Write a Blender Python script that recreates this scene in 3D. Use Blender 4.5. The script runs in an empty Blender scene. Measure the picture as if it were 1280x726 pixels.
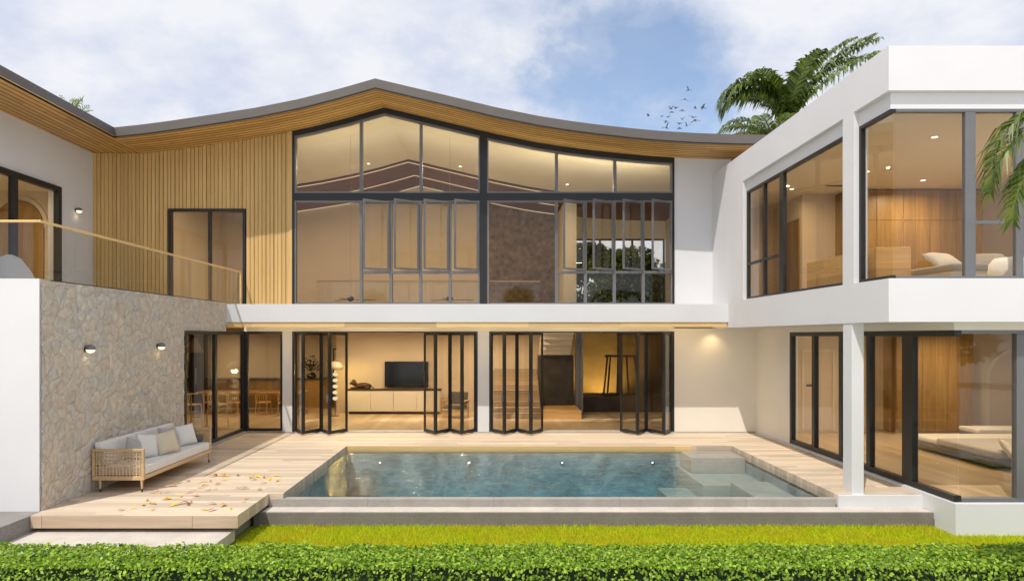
import bpy, math, random
import numpy as np
from mathutils import Vector, Matrix, Euler
R = math.radians
random.seed(7); rng = np.random.default_rng(7)
S = bpy.context.scene
COL = S.collection

# ------------------------------------------------------------------ camera
camd = bpy.data.cameras.new('camera'); cam = bpy.data.objects.new('camera', camd); COL.objects.link(cam)
cam.location = (0, -18.6, 2.8); cam.rotation_euler = (R(90), 0, 0)
camd.sensor_width = 36; camd.lens = 22.5
camd.shift_x = 23/1280; camd.shift_y = 57/1280
camd.clip_end = 3000; camd.clip_start = .1
S.camera = cam

# ------------------------------------------------------------------ sky and sun
SUN_DIR = Vector((.33, .53, -1)).normalized()
W = bpy.data.worlds.new('World'); S.world = W; W.use_nodes = True
nt = W.node_tree; nt.nodes.clear()
def N(nt, t, **kw):
    n = nt.nodes.new(t)
    for k, v in kw.items(): setattr(n, k, v)
    return n
def L(nt, a, b): nt.links.new(a, b)
def math_node(nt, op, a, b=None, c=None, clamp=False):
    n = N(nt, 'ShaderNodeMath', operation=op); n.use_clamp = clamp
    for i, v in enumerate((a, b, c)):
        if v is None: continue
        if isinstance(v, (int, float)): n.inputs[i].default_value = v
        else: L(nt, v, n.inputs[i])
    return n.outputs[0]
def ramp(nt, fac, stops, interp='LINEAR'):
    n = N(nt, 'ShaderNodeValToRGB'); n.color_ramp.interpolation = interp
    e = n.color_ramp.elements
    while len(e) < len(stops): e.new(.5)
    for i, (p, c) in enumerate(stops):
        e[i].position = p; e[i].color = (*c, 1) if len(c) == 3 else c
    L(nt, fac, n.inputs[0]); return n.outputs[0]
def mixc(nt, fac, a, b, blend='MIX'):
    n = N(nt, 'ShaderNodeMix', data_type='RGBA', blend_type=blend)
    for s, v in ((n.inputs[0], fac), (n.inputs[6], a), (n.inputs[7], b)):
        if isinstance(v, (int, float)): s.default_value = v
        elif isinstance(v, tuple): s.default_value = (*v, 1) if len(v) == 3 else v
        else: L(nt, v, s)
    return n.outputs[2]
def noise(nt, vec, scale, detail=4, rough=.55, dist=0):
    n = N(nt, 'ShaderNodeTexNoise'); n.inputs['Scale'].default_value = scale
    n.inputs['Detail'].default_value = detail; n.inputs['Roughness'].default_value = rough
    n.inputs['Distortion'].default_value = dist
    if vec is not None: L(nt, vec, n.inputs['Vector'])
    return n.outputs[0]
def vmap(nt, vec, scale=(1, 1, 1), loc=(0, 0, 0), rot=(0, 0, 0)):
    n = N(nt, 'ShaderNodeMapping'); n.inputs['Scale'].default_value = scale
    n.inputs['Location'].default_value = loc; n.inputs['Rotation'].default_value = rot
    L(nt, vec, n.inputs['Vector']); return n.outputs[0]

sky = N(nt, 'ShaderNodeTexSky', sky_type='NISHITA'); sky.sun_disc = False
sky.sun_elevation = math.asin(-SUN_DIR.z); sky.sun_rotation = math.atan2(-SUN_DIR.x, -SUN_DIR.y)
sky.air_density = 1.0; sky.dust_density = .6; sky.ozone_density = 1.5
tc = N(nt, 'ShaderNodeTexCoord')
sep = N(nt, 'ShaderNodeSeparateXYZ'); L(nt, tc.outputs['Generated'], sep.inputs[0])
zz = math_node(nt, 'ADD', math_node(nt, 'MAXIMUM', sep.outputs[2], 0), .35)
comb = N(nt, 'ShaderNodeCombineXYZ')
L(nt, math_node(nt, 'DIVIDE', sep.outputs[0], zz), comb.inputs[0]); L(nt, math_node(nt, 'DIVIDE', sep.outputs[1], zz), comb.inputs[1])
cn = noise(nt, vmap(nt, tc.outputs['Generated'], (1, 1, 1.5), (3.1, 1.7, .4)), 3.6, 11, .6, .1)
cn2 = noise(nt, vmap(nt, comb.outputs[0], (1, 1, 1), (9.1, 4.7, 0)), 1.1, 3, .5)
# a gap of clear blue in the cloud deck, up and to the right of the ridge
gap = N(nt, 'ShaderNodeVectorMath', operation='DISTANCE'); L(nt, tc.outputs['Generated'], gap.inputs[0]); gap.inputs[1].default_value = (.215, .895, .39)
gapv = math_node(nt, 'MULTIPLY', gap.outputs['Value'], 1.0)
cl = math_node(nt, 'ADD', math_node(nt, 'MULTIPLY', cn, 1.7), math_node(nt, 'MULTIPLY', cn2, .35))
cl = math_node(nt, 'ADD', cl, math_node(nt, 'MULTIPLY', math_node(nt, 'MINIMUM', gapv, .27), 2.5))
cl = math_node(nt, 'SUBTRACT', cl, 1.13)
cfac = ramp(nt, cl, [(.0, (.16,)*3), (.14, (.34,)*3), (.28, (.74,)*3), (.46, (1,)*3)])
tone = noise(nt, vmap(nt, comb.outputs[0], (1, 1, 1), (1.5, 0.2, 0)), 4.5, 6, .6)
ccol = ramp(nt, tone, [(.36, (3.7, 4.0, 4.8)), (.6, (4.9, 4.95, 5.2))])
bg = N(nt, 'ShaderNodeBackground')
L(nt, mixc(nt, cfac, sky.outputs[0], ccol), bg.inputs[0]); bg.inputs[1].default_value = .15
out = N(nt, 'ShaderNodeOutputWorld'); L(nt, bg.outputs[0], out.inputs[0])

sund = bpy.data.lights.new('sun', 'SUN'); sund.energy = 3.0; sund.angle = R(.6); sund.color = (1, .94, .85)
sun = bpy.data.objects.new('sun', sund); COL.objects.link(sun); sun.location = (-10, -15, 30)
sun.rotation_euler = SUN_DIR.to_track_quat('-Z', 'Y').to_euler()

S.render.engine = 'CYCLES'
cy = S.cycles
cy.use_denoising = True; cy.max_bounces = 9; cy.transparent_max_bounces = 32; cy.diffuse_bounces = 4; cy.glossy_bounces = 4
cy.caustics_reflective = False; cy.caustics_refractive = False; cy.sample_clamp_indirect = 6; cy.sample_clamp_direct = 0
vs = S.view_settings; vs.view_transform = 'Standard'; vs.look = 'None'; vs.exposure = .29; vs.gamma = 1; vs.use_curve_mapping = False

# ------------------------------------------------------------------ mesh builder
class MB:
    def __init__(s): s.v = []; s.f = []
    def add(s, vs, fs):
        o = len(s.v); s.v += [tuple(p) for p in vs]; s.f += [tuple(i+o for i in f) for f in fs]; return s
    def box(s, x0, x1, y0, y1, z0, z1):
        return s.add([(x0,y0,z0),(x1,y0,z0),(x1,y1,z0),(x0,y1,z0),(x0,y0,z1),(x1,y0,z1),(x1,y1,z1),(x0,y1,z1)],
                     [(0,3,2,1),(4,5,6,7),(0,1,5,4),(1,2,6,5),(2,3,7,6),(3,0,4,7)])
    def quad(s, *p): return s.add(p, [tuple(range(len(p)))])
    def prism(s, poly, a, b, axis='Y'):
        # poly in (u, w); axis Y: (x, z), axis X: (y, z), axis Z: (x, y)
        def m(p, t): return {'Y': (p[0], t, p[1]), 'X': (t, p[0], p[1]), 'Z': (p[0], p[1], t)}[axis]
        n = len(poly)
        s.add([m(p, a) for p in poly] + [m(p, b) for p in poly],
              [tuple(range(n)), tuple(range(2*n-1, n-1, -1))] + [(i, (i+n), ((i+1) % n)+n, (i+1) % n) for i in range(n)])
        return s
    def tube(s, pts, rad, n=8, cap=True):
        pts = [Vector(p) for p in pts]; rs = rad if isinstance(rad, (list, tuple)) else [rad]*len(pts)
        base = len(s.v); prev = None
        for i, p in enumerate(pts):
            t = (pts[min(i+1, len(pts)-1)] - pts[max(i-1, 0)]).normalized()
            if prev is None:
                prev = t.orthogonal().normalized()
            u = (prev - t*prev.dot(t))
            u = u.normalized() if u.length > 1e-6 else t.orthogonal().normalized()
            prev = u; w = t.cross(u)
            for k in range(n):
                a = 2*math.pi*k/n; s.v.append(tuple(p + (u*math.cos(a) + w*math.sin(a))*rs[i]))
        for i in range(len(pts)-1):
            for k in range(n):
                a = base+i*n+k; b = base+i*n+(k+1) % n
                s.f.append((a, b, b+n, a+n))
        if cap:
            s.f.append(tuple(base+k for k in range(n-1, -1, -1))); s.f.append(tuple(base+(len(pts)-1)*n+k for k in range(n)))
        return s
    def lathe(s, prof, c=(0, 0, 0), n=20, axis='Z'):
        base = len(s.v)
        for r, z in prof:
            for k in range(n):
                a = 2*math.pi*k/n; x, y = r*math.cos(a), r*math.sin(a)
                p = {'Z': (x, y, z), 'X': (z, x, y), 'Y': (x, z, y)}[axis]
                s.v.append((p[0]+c[0], p[1]+c[1], p[2]+c[2]))
        for i in range(len(prof)-1):
            for k in range(n):
                a = base+i*n+k; b = base+i*n+(k+1) % n
                s.f.append((a, b, b+n, a+n))
        s.f.append(tuple(base+k for k in range(n-1, -1, -1))); s.f.append(tuple(base+(len(prof)-1)*n+k for k in range(n)))
        return s
    def pillow(s, w, h, t, M4, n=10, pinch=.9):
        # a stuffed cushion: w x h, thickness t, in local x/z, put in place by M4
        base = len(s.v)
        for side in (1, -1):
            for i in range(n+1):
                for j in range(n+1):
                    u, v = 2*i/n-1, 2*j/n-1
                    k = (1-u**4)*(1-v**4)
                    x = u*w/2*(1-.07*pinch*(1-v*v)); z = v*h/2*(1-.07*pinch*(1-u*u))
                    s.v.append(tuple(M4 @ Vector((x, side*t/2*(k**.55 if k > 0 else 0), z))))
        q = (n+1)*(n+1)
        for sd in range(2):
            for i in range(n):
                for j in range(n):
                    a = base+sd*q+i*(n+1)+j; f = (a, a+n+1, a+n+2, a+1)
                    s.f.append(f if sd else f[::-1])
        return s
    def build(s, name, mat=None, parent=None, smooth=False, bevel=0, seg=2, recalc=False):
        me = bpy.data.meshes.new(name); me.from_pydata(s.v, [], s.f)
        if recalc:
            import bmesh
            bm = bmesh.new(); bm.from_mesh(me); bmesh.ops.remove_doubles(bm, verts=bm.verts, dist=1e-5)
            bmesh.ops.recalc_face_normals(bm, faces=bm.faces); bm.to_mesh(me); bm.free()
        me.update()
        o = bpy.data.objects.new(name, me); COL.objects.link(o)
        if mat: me.materials.append(mat)
        if smooth: me.shade_smooth()
        if parent: o.parent = parent
        if bevel:
            b = o.modifiers.new('bevel', 'BEVEL'); b.width = bevel; b.segments = seg; b.limit_method = 'ANGLE'; b.angle_limit = R(40)
        return o
def tag(o, label=None, cat=None, group=None, kind=None):
    for k, v in (('label', label), ('category', cat), ('group', group), ('kind', kind)):
        if v: o[k] = v
    return o
def empty(name, loc=(0, 0, 0), rz=0):
    o = bpy.data.objects.new(name, None); COL.objects.link(o); o.location = loc; o.rotation_euler = (0, 0, rz); o.empty_display_size = .1
    return o
def copy_tree(o, parent=None):
    c = o.copy(); COL.objects.link(c)
    if parent: c.parent = parent
    for ch in [x for x in o.children]: copy_tree(ch, c)
    return c

# ------------------------------------------------------------------ materials
def new_mat(name):
    m = bpy.data.materials.new(name); m.use_nodes = True; n = m.node_tree; n.nodes.clear()
    o = N(n, 'ShaderNodeOutputMaterial'); p = N(n, 'ShaderNodeBsdfPrincipled'); L(n, p.outputs[0], o.inputs[0])
    return m, n, p, o
def coords(n, kind='Object'): return N(n, 'ShaderNodeTexCoord').outputs[kind]
def bump(n, p, h, strength=.3, dist=.01):
    b = N(n, 'ShaderNodeBump'); b.inputs['Strength'].default_value = strength; b.inputs['Distance'].default_value = dist
    L(n, h, b.inputs['Height']); L(n, b.outputs[0], p.inputs['Normal']); return b
def paint(name, col, rough=.6, var=.06, scale=1.5, spec=.4, metal=0, bmp=.08, bscale=60, coat=0):
    m, n, p, o = new_mat(name); c = coords(n)
    f = noise(n, c, scale, 5, .6)
    lo = tuple(x*(1-var) for x in col); hi = tuple(min(1, x*(1+var)) for x in col)
    L(n, ramp(n, f, [(.3, lo), (.7, hi)]), p.inputs['Base Color'])
    L(n, ramp(n, noise(n, c, scale*4, 3), [(.3, (rough*.88,)*3), (.7, (min(1, rough*1.1),)*3)]), p.inputs['Roughness'])
    p.inputs['Specular IOR Level'].default_value = spec; p.inputs['Metallic'].default_value = metal
    if coat: p.inputs['Coat Weight'].default_value = coat
    if bmp: bump(n, p, noise(n, c, bscale, 3), bmp, .004)
    return m
def wood(name, c1, c2, across='X', along='Z', width=.1, gap=.006, gapcol=.35, rough=.5, length=0, grain=1.0, spec=.35, bmp=.25, tv=.2):
    m, n, p, o = new_mat(name); c = coords(n)
    s = N(n, 'ShaderNodeSeparateXYZ'); L(n, c, s.inputs[0]); ax = {'X': 0, 'Y': 1, 'Z': 2}
    u = math_node(n, 'DIVIDE', s.outputs[ax[across]], width); idx = math_node(n, 'FLOOR', u); fr = math_node(n, 'FRACT', u)
    wn = N(n, 'ShaderNodeTexWhiteNoise', noise_dimensions='1D'); L(n, idx, wn.inputs['W'])
    if length:
        sh = math_node(n, 'MULTIPLY', wn.outputs[0], length*.9)
        v = math_node(n, 'DIVIDE', math_node(n, 'ADD', s.outputs[ax[along]], sh), length)
        idv = math_node(n, 'FLOOR', v); fv = math_node(n, 'FRACT', v)
        wn2 = N(n, 'ShaderNodeTexWhiteNoise', noise_dimensions='2D'); cb = N(n, 'ShaderNodeCombineXYZ')
        L(n, idx, cb.inputs[0]); L(n, idv, cb.inputs[1]); L(n, cb.outputs[0], wn2.inputs['Vector']); rnd = wn2.outputs[0]
    else: rnd = wn.outputs[0]
    sc = [26, 26, 26]; sc[ax[along]] = 1.6
    off = N(n, 'ShaderNodeCombineXYZ'); L(n, math_node(n, 'MULTIPLY', rnd, 40), off.inputs[ax[along]])
    va = N(n, 'ShaderNodeVectorMath', operation='ADD'); L(n, vmap(n, c, tuple(sc)), va.inputs[0]); L(n, off.outputs[0], va.inputs[1])
    g = noise(n, va.outputs[0], 1.0*grain, 5, .65, .4)
    base = ramp(n, g, [(.28, c1), (.72, c2)])
    tone = ramp(n, rnd, [(0, (1-tv,)*3), (1, (1+tv*.8,)*3)])
    col = mixc(n, 1.0, base, tone, 'MULTIPLY')
    ga = math_node(n, 'LESS_THAN', fr, gap/width)
    if length:
        gb = math_node(n, 'LESS_THAN', fv, .004/length); ga = math_node(n, 'MAXIMUM', ga, gb)
    col = mixc(n, ga, col, mixc(n, 1.0, col, (gapcol,)*3, 'MULTIPLY'))
    L(n, col, p.inputs['Base Color']); p.inputs['Roughness'].default_value = rough; p.inputs['Specular IOR Level'].default_value = spec
    h = math_node(n, 'SUBTRACT', math_node(n, 'MULTIPLY', g, .25), math_node(n, 'MULTIPLY', ga, 1.0))
    bump(n, p, h, bmp, .006)
    return m
def front_only(n, fac, gain):
    # a pane reflects once, where the ray enters it; leaving it is clear
    gm = N(n, 'ShaderNodeNewGeometry')
    return math_node(n, 'MULTIPLY', math_node(n, 'MULTIPLY', fac, gain), math_node(n, 'SUBTRACT', 1.0, gm.outputs['Backfacing']), clamp=True)
def glass(name, tint=(.93, .92, .9), ior=1.5):
    m, n, p, o = new_mat(name); n.nodes.remove(p)
    t = N(n, 'ShaderNodeBsdfTransparent'); t.inputs[0].default_value = (*tint, 1)
    g = N(n, 'ShaderNodeBsdfGlossy'); g.inputs['Roughness'].default_value = .0; g.inputs['Color'].default_value = (1, 1, 1, 1)
    c = coords(n)
    bp = N(n, 'ShaderNodeBump'); bp.inputs['Strength'].default_value = .03; bp.inputs['Distance'].default_value = .02
    L(n, noise(n, c, .7, 1), bp.inputs['Height']); L(n, bp.outputs[0], g.inputs['Normal'])
    f = N(n, 'ShaderNodeFresnel'); f.inputs['IOR'].default_value = ior
    ff = front_only(n, f.outputs[0], 1.15)
    mx = N(n, 'ShaderNodeMixShader'); L(n, ff, mx.inputs[0]); L(n, t.outputs[0], mx.inputs[1]); L(n, g.outputs[0], mx.inputs[2])
    L(n, mx.outputs[0], o.inputs[0]); return m
def emit(name, col, strength):
    m, n, p, o = new_mat(name); n.nodes.remove(p)
    e = N(n, 'ShaderNodeEmission'); e.inputs[0].default_value = (*col, 1); e.inputs[1].default_value = strength
    L(n, e.outputs[0], o.inputs[0]); return m
def leafy(name, lo, hi, trans=.35, rough=.5, spec=.3, patch=None):
    m, n, p, o = new_mat(name)
    g = N(n, 'ShaderNodeNewGeometry'); r = g.outputs['Random Per Island']
    col = ramp(n, r, [(0, lo), (1, hi)])
    if patch: col = mixc(n, ramp(n, noise(n, coords(n), patch[0], 4), [(.42, (0,)*3), (.62, (1,)*3)]), col, patch[1])
    L(n, col, p.inputs['Base Color']); p.inputs['Roughness'].default_value = rough; p.inputs['Specular IOR Level'].default_value = spec
    t = N(n, 'ShaderNodeBsdfTranslucent'); L(n, mixc(n, 1.0, col, (1.2, 1.25, .6), 'MULTIPLY'), t.inputs[0])
    mx = N(n, 'ShaderNodeMixShader'); mx.inputs[0].default_value = trans
    L(n, p.outputs[0], mx.inputs[1]); L(n, t.outputs[0], mx.inputs[2]); L(n, mx.outputs[0], o.inputs[0]); return m
def weave(name, col, scale=140, rough=.9):
    m, n, p, o = new_mat(name); c = coords(n)
    w = N(n, 'ShaderNodeTexWave', wave_type='BANDS', bands_direction='X'); w.inputs['Scale'].default_value = scale; L(n, c, w.inputs[0])
    w2 = N(n, 'ShaderNodeTexWave', wave_type='BANDS', bands_direction='Z'); w2.inputs['Scale'].default_value = scale; L(n, c, w2.inputs[0])
    h = math_node(n, 'MULTIPLY', w.outputs[1], w2.outputs[1])
    L(n, mixc(n, noise(n, c, 6, 4), tuple(x*.86 for x in col), col), p.inputs['Base Color'])
    p.inputs['Roughness'].default_value = rough; p.inputs['Sheen Weight'].default_value = .2
    bump(n, p, math_node(n, 'ADD', math_node(n, 'MULTIPLY', h, .3), noise(n, c, 9, 3)), .25, .01); return m
def stone_clad(name):
    m, n, p, o = new_mat(name); c = coords(n)
    d = N(n, 'ShaderNodeVectorMath', operation='ADD'); L(n, c, d.inputs[0])
    nz = N(n, 'ShaderNodeTexNoise'); nz.inputs['Scale'].default_value = 2.2; nz.inputs['Detail'].default_value = 3; L(n, c, nz.inputs['Vector'])
    sc = N(n, 'ShaderNodeVectorMath', operation='SCALE'); L(n, nz.outputs[1], sc.inputs[0]); sc.inputs['Scale'].default_value = .42
    L(n, sc.outputs[0], d.inputs[1])
    v = N(n, 'ShaderNodeTexVoronoi', feature='F1'); v.inputs['Scale'].default_value = 4.5; L(n, d.outputs[0], v.inputs['Vector'])
    e = N(n, 'ShaderNodeTexVoronoi', feature='DISTANCE_TO_EDGE'); e.inputs['Scale'].default_value = 4.5; L(n, d.outputs[0], e.inputs['Vector'])
    sx = N(n, 'ShaderNodeSeparateColor'); L(n, v.outputs['Color'], sx.inputs[0])
    pal = ramp(n, sx.outputs[0], [(0, (.48, .435, .37)), (.2, (.58, .51, .42)), (.4, (.52, .49, .45)), (.55, (.60, .52, .41)), (.7, (.50, .48, .45)), (.85, (.63, .575, .50)), (1, (.54, .445, .375))])
    f = noise(n, c, 9, 8, .7)
    pal = mixc(n, 1.0, pal, ramp(n, f, [(.25, (.72,)*3), (.75, (1.25,)*3)]), 'MULTIPLY')
    stain = noise(n, c, 1.1, 4)
    pal = mixc(n, math_node(n, 'MULTIPLY', ramp(n, stain, [(.45, (0,)*3), (.7, (1,)*3)]), .35), pal, (.52, .50, .46))
    mort = ramp(n, math_node(n, 'ADD', e.outputs[0], math_node(n, 'MULTIPLY', math_node(n, 'SUBTRACT', f, .5), .03)), [(.008, (1,)*3), (.034, (0,)*3)])
    L(n, mixc(n, math_node(n, 'MULTIPLY', mort, .22), pal, (.33, .30, .27)), p.inputs['Base Color'])
    p.inputs['Roughness'].default_value = .85; p.inputs['Specular IOR Level'].default_value = .2
    h = math_node(n, 'ADD', ramp(n, e.outputs[0], [(0, (0,)*3), (.07, (.7,)*3), (.3, (1,)*3)]), math_node(n, 'MULTIPLY', f, .5))
    h = math_node(n, 'ADD', h, math_node(n, 'MULTIPLY', sx.outputs[1], .5))
    bump(n, p, f, .4, .012)
    dn = N(n, 'ShaderNodeDisplacement'); dn.inputs['Scale'].default_value = .012; dn.inputs['Midlevel'].default_value = 0
    L(n, h, dn.inputs['Height']); L(n, dn.outputs[0], o.inputs['Displacement']); m.displacement_method = 'BOTH'; return m
def speckle(name, col, col2, scale=130, rough=.8, joint=None):
    m, n, p, o = new_mat(name); c = coords(n)
    f = noise(n, c, scale, 3, .7); g = noise(n, c, 2.5, 5, .6)
    k = mixc(n, 1.0, ramp(n, f, [(.35, col), (.65, col2)]), ramp(n, g, [(.25, (.84,)*3), (.75, (1.12,)*3)]), 'MULTIPLY')
    if joint:
        s = N(n, 'ShaderNodeSeparateXYZ'); L(n, c, s.inputs[0])
        ja = math_node(n, 'LESS_THAN', math_node(n, 'FRACT', math_node(n, 'DIVIDE', s.outputs[0], joint)), .006/joint)
        k = mixc(n, math_node(n, 'MULTIPLY', ja, .65), k, (.06, .055, .05))
    L(n, k, p.inputs['Base Color']); p.inputs['Roughness'].default_value = rough; p.inputs['Specular IOR Level'].default_value = .3
    bump(n, p, f, .35, .006); return m

m_white = paint('white_render', (.68, .68, .695), .75, .025, .8, .25, bmp=.12, bscale=90)
m_cream = paint('cream_render', (.80, .755, .675), .75, .03, .8, .25, bmp=.1, bscale=90)
m_beige = paint('beige_plaster', (.60, .50, .385), .8, .04, .7, .2, bmp=.05)
m_ceil = paint('ceiling_paint', (.68, .61, .48), .85, .03, .6, .2, bmp=.03)
m_brownwall = paint('brown_plaster_leaf_reflections', (.17, .115, .068), .85, .5, 5.5, .2, bmp=.5, bscale=14)  # strong mottling paints leaf reflections into the plaster colour
m_darkwall = paint('dark_stone_wall', (.05, .042, .035), .7, .4, 2.5, .3, bmp=.4, bscale=10)
m_frame = paint('charcoal_aluminium', (.026, .027, .029), .38, .12, 2, .5, .35, .04)
m_framelt = paint('grey_aluminium', (.17, .172, .18), .4, .08, 2, .5, .3, .04)
m_fascia = paint('fascia_metal', (.135, .12, .11), .5, .06, .7, .4, .2, .05)
m_drip = paint('drip_edge', (.02, .02, .02), .6, .1)
m_roof = speckle('roof_shingle', (.09, .085, .08), (.14, .13, .125), 30)
m_glass = glass('window_glass', (.95, .935, .9))
m_rail_glass = glass('railing_glass', (.955, .97, .965))
m_slat = wood('slat_wood', (.54, .345, .125), (.68, .455, .19), 'X', 'Z', .113, 0, 1, .55, 0, .5, tv=.1)
m_soffit = wood('soffit_boards', (.50, .27, .075), (.72, .44, .15), 'Y', 'X', .17, .036, .12, .5, 2.4)
m_soffit_side = wood('soffit_boards_side', (.50, .27, .075), (.72, .44, .15), 'X', 'Y', .17, .036, .12, .5, 2.4)
m_ceilwood = wood('ceiling_wood', (.12, .05, .03), (.19, .085, .05), 'Y', 'X', .11, .012, .35, .5, 2.2)
m_trimwood = wood('trim_wood', (.64, .42, .17), (.76, .53, .25), 'Z', 'X', .3, 0, 1, .5, 2.5)
m_deck = wood('deck_boards', (.51, .41, .305), (.67, .56, .435), 'Y', 'X', .14, .006, .55, .6, 2.6, .8, .25, .3)
m_deckface = wood('deck_fascia_board', (.55, .41, .28), (.70, .55, .40), 'X', 'X', 2.35, .008, .35, .6, 0, .8)
m_wardrobe = wood('wardrobe_veneer', (.22, .125, .034), (.36, .22, .072), 'X', 'Z', .62, .006, .3, .4, 0, .55)
m_oak = wood('oak_furniture', (.46, .25, .085), (.62, .38, .145), 'Z', 'X', .19, .004, .5, .45, 0, .6)
m_sofawood = wood('sofa_oak', (.50, .345, .18), (.66, .48, .28), 'Z', 'Y', .5, 0, 1, .5, 0, .7)
m_dark_wood = wood('dark_wood', (.045, .025, .014), (.085, .048, .026), 'X', 'Z', .3, 0, 1, .55)
m_floor = wood('pale_floor', (.46, .34, .21), (.56, .43, .28), 'X', 'Y', .22, .003, .6, .28, 2.2, .5, .5, .05)
m_stone = stone_clad('fieldstone_cladding')
m_coping = speckle('pool_coping_stone', (.30, .275, .25), (.40, .375, .345), 60, .7, 2.24)
m_ledge = speckle('gravel_render', (.14, .122, .108), (.28, .25, .225), 110, .9)
m_paver = speckle('stone_paver', (.50, .45, .40), (.62, .57, .51), 50, .8)
m_greyblock = speckle('grey_stone', (.20, .19, .18), (.30, .285, .27), 50, .8)
m_lawnbase = leafy('lawn_soil', (.20, .25, .01), (.22, .27, .01), 0)
m_soil = speckle('dark_soil', (.015, .012, .01), (.03, .025, .02), 40)
m_fabric = weave('pale_grey_fabric', (.76, .75, .725)); m_fabric2 = weave('cream_fabric', (.66, .58, .44))
m_fabric3 = weave('grey_fabric', (.42, .40, .385)); m_fabric4 = weave('dark_grey_fabric', (.10, .10, .10))
m_white_lac = paint('ivory_lacquer', (.66, .60, .49), .4, .03, 1, .4, bmp=.02)
m_black = paint('black_gloss', (.01, .011, .013), .18, .2, 3, .5, bmp=0)
m_bulb = emit('lamp_glow', (1, .82, .5), 1.7); m_led = emit('led_strip', (1, .74, .45), .7); m_spot = emit('downlight_glow', (1, .88, .70), 3.5)
m_disc = emit('lamp_disc_glow', (1, .84, .55), .85)
m_poolspot = emit('pool_light_glow', (.9, .97, 1), 2.2)
m_palm = leafy('palm_leaflets', (.022, .045, .008), (.18, .25, .035), .3, .42, .45)
m_palm2 = leafy('palm_leaflets_light', (.05, .09, .012), (.17, .22, .035), .35, .42, .45)
m_palm3 = leafy('palm_leaflets_young', (.10, .15, .02), (.30, .36, .06), .5, .42, .45)
m_bark = speckle('bark', (.10, .07, .045), (.18, .135, .095), 25, .9)
m_hedge = leafy('hedge_leaves', (.055, .15, .010), (.44, .62, .06), .35, .42, .4)
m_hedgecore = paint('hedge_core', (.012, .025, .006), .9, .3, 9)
m_grass = leafy('grass_blades', (.40, .48, .008), (.64, .68, .016), .4, .6, .2, (1.6, (.56, .52, .02)))
m_tree = leafy('tree_leaves', (.02, .045, .010), (.20, .26, .06), .35, .5, .3)

# pool water: clear surface with small ripples over an absorbing volume
def water_mat():
    m, n, p, o = new_mat('pool_water'); n.nodes.remove(p); c = coords(n)
    t = N(n, 'ShaderNodeBsdfTransparent'); t.inputs[0].default_value = (.97, .99, .99, 1)
    g = N(n, 'ShaderNodeBsdfGlossy'); g.inputs['Roughness'].default_value = .02
    b = N(n, 'ShaderNodeBump'); b.inputs['Strength'].default_value = .5; b.inputs['Distance'].default_value = .07
    h = math_node(n, 'ADD', noise(n, vmap(n, c, (1, 1.6, 1)), 2.2, 3, .5, .6), math_node(n, 'MULTIPLY', noise(n, vmap(n, c, (1, 2.0, 1)), 8, 3, .5, .8), .25))
    L(n, h, b.inputs['Height']); L(n, b.outputs[0], g.inputs['Normal'])
    f = N(n, 'ShaderNodeFresnel'); f.inputs['IOR'].default_value = 1.33; L(n, b.outputs[0], f.inputs['Normal'])
    mx = N(n, 'ShaderNodeMixShader'); L(n, front_only(n, f.outputs[0], 1.0), mx.inputs[0]); L(n, t.outputs[0], mx.inputs[1]); L(n, g.outputs[0], mx.inputs[2])
    L(n, mx.outputs[0], o.inputs[0])
    a = N(n, 'ShaderNodeVolumeAbsorption'); a.inputs['Color'].default_value = (.22, .76, .88, 1); a.inputs['Density'].default_value = .25
    L(n, a.outputs[0], o.inputs['Volume']); return m
m_water = water_mat()
def pool_tile():
    m, n, p, o = new_mat('pool_stone_tile'); c = coords(n)
    f = noise(n, c, 1.1, 8, .68, 1.2); g = noise(n, vmap(n, c, (1, 1, 2.5), (4, 2, 1)), 5, 6, .6, .8)
    k = mixc(n, 1.0, ramp(n, f, [(.3, (.13, .18, .20)), (.48, (.29, .36, .38)), (.7, (.50, .55, .56))]), ramp(n, g, [(.3, (.75,)*3), (.7, (1.2,)*3)]), 'MULTIPLY')
    L(n, k, p.inputs['Base Color']); p.inputs['Roughness'].default_value = .6; return m
m_pool = pool_tile()

# ------------------------------------------------------------------ roof profile
PX = [(143,159.7),(178,156),(213,151.4),(265,143.7),(320,135),(375,124),(424,111.5),(469,98.6),(518,110.2),(570.7,122.6),(620,134.6),(675,145.7),(712,151.5),(750,156.4),(790,160.8),(825,164),(870,166.7),(920,168.4),(1000,169.4)]
KX = np.array([(x-617)/46.6 for x, y in PX]); KZ = np.array([2.8+(420-y-12.6)/46.6 for x, y in PX])
RIDGE = (469-617)/46.6
def zroof(x): return float(np.interp(x, KX, KZ))
def xs_between(a, b, step=.22):
    k = [a] + [RIDGE]*(a < RIDGE < b) + list(np.arange(math.ceil(a/step)*step, b, step)) + [b]
    return sorted(set(round(v, 4) for v in k))

# ------------------------------------------------------------------ ground
g = MB()   # one sheet with an opening where the pool is dug in
gx, gy, gz = (-400, -3.8, 6.12, 400), (-400, -7.25, -2.2, 400), -.474
g.add([(x, y, gz) for y in gy for x in gx], [(r*4+c, r*4+c+1, (r+1)*4+c+1, (r+1)*4+c) for r in range(3) for c in range(3) if (r, c) != (1, 1)])
tag(g.build('ground', speckle('bounce_ground', (.66, .64, .60), (.76, .735, .70), 50, .85)), 'ground round the villa, made pale to bounce light', kind='structure')  # paving is invented, kept pale to bounce fill light on the facade
g = MB(); g.quad((-14, -11.3, -.470), (16, -11.3, -.470), (16, -7.26, -.470), (-14, -7.26, -.470))
tag(g.build('lawn', m_lawnbase), 'yellow-green lawn between the hedge and the pool ledge', kind='structure')

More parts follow.
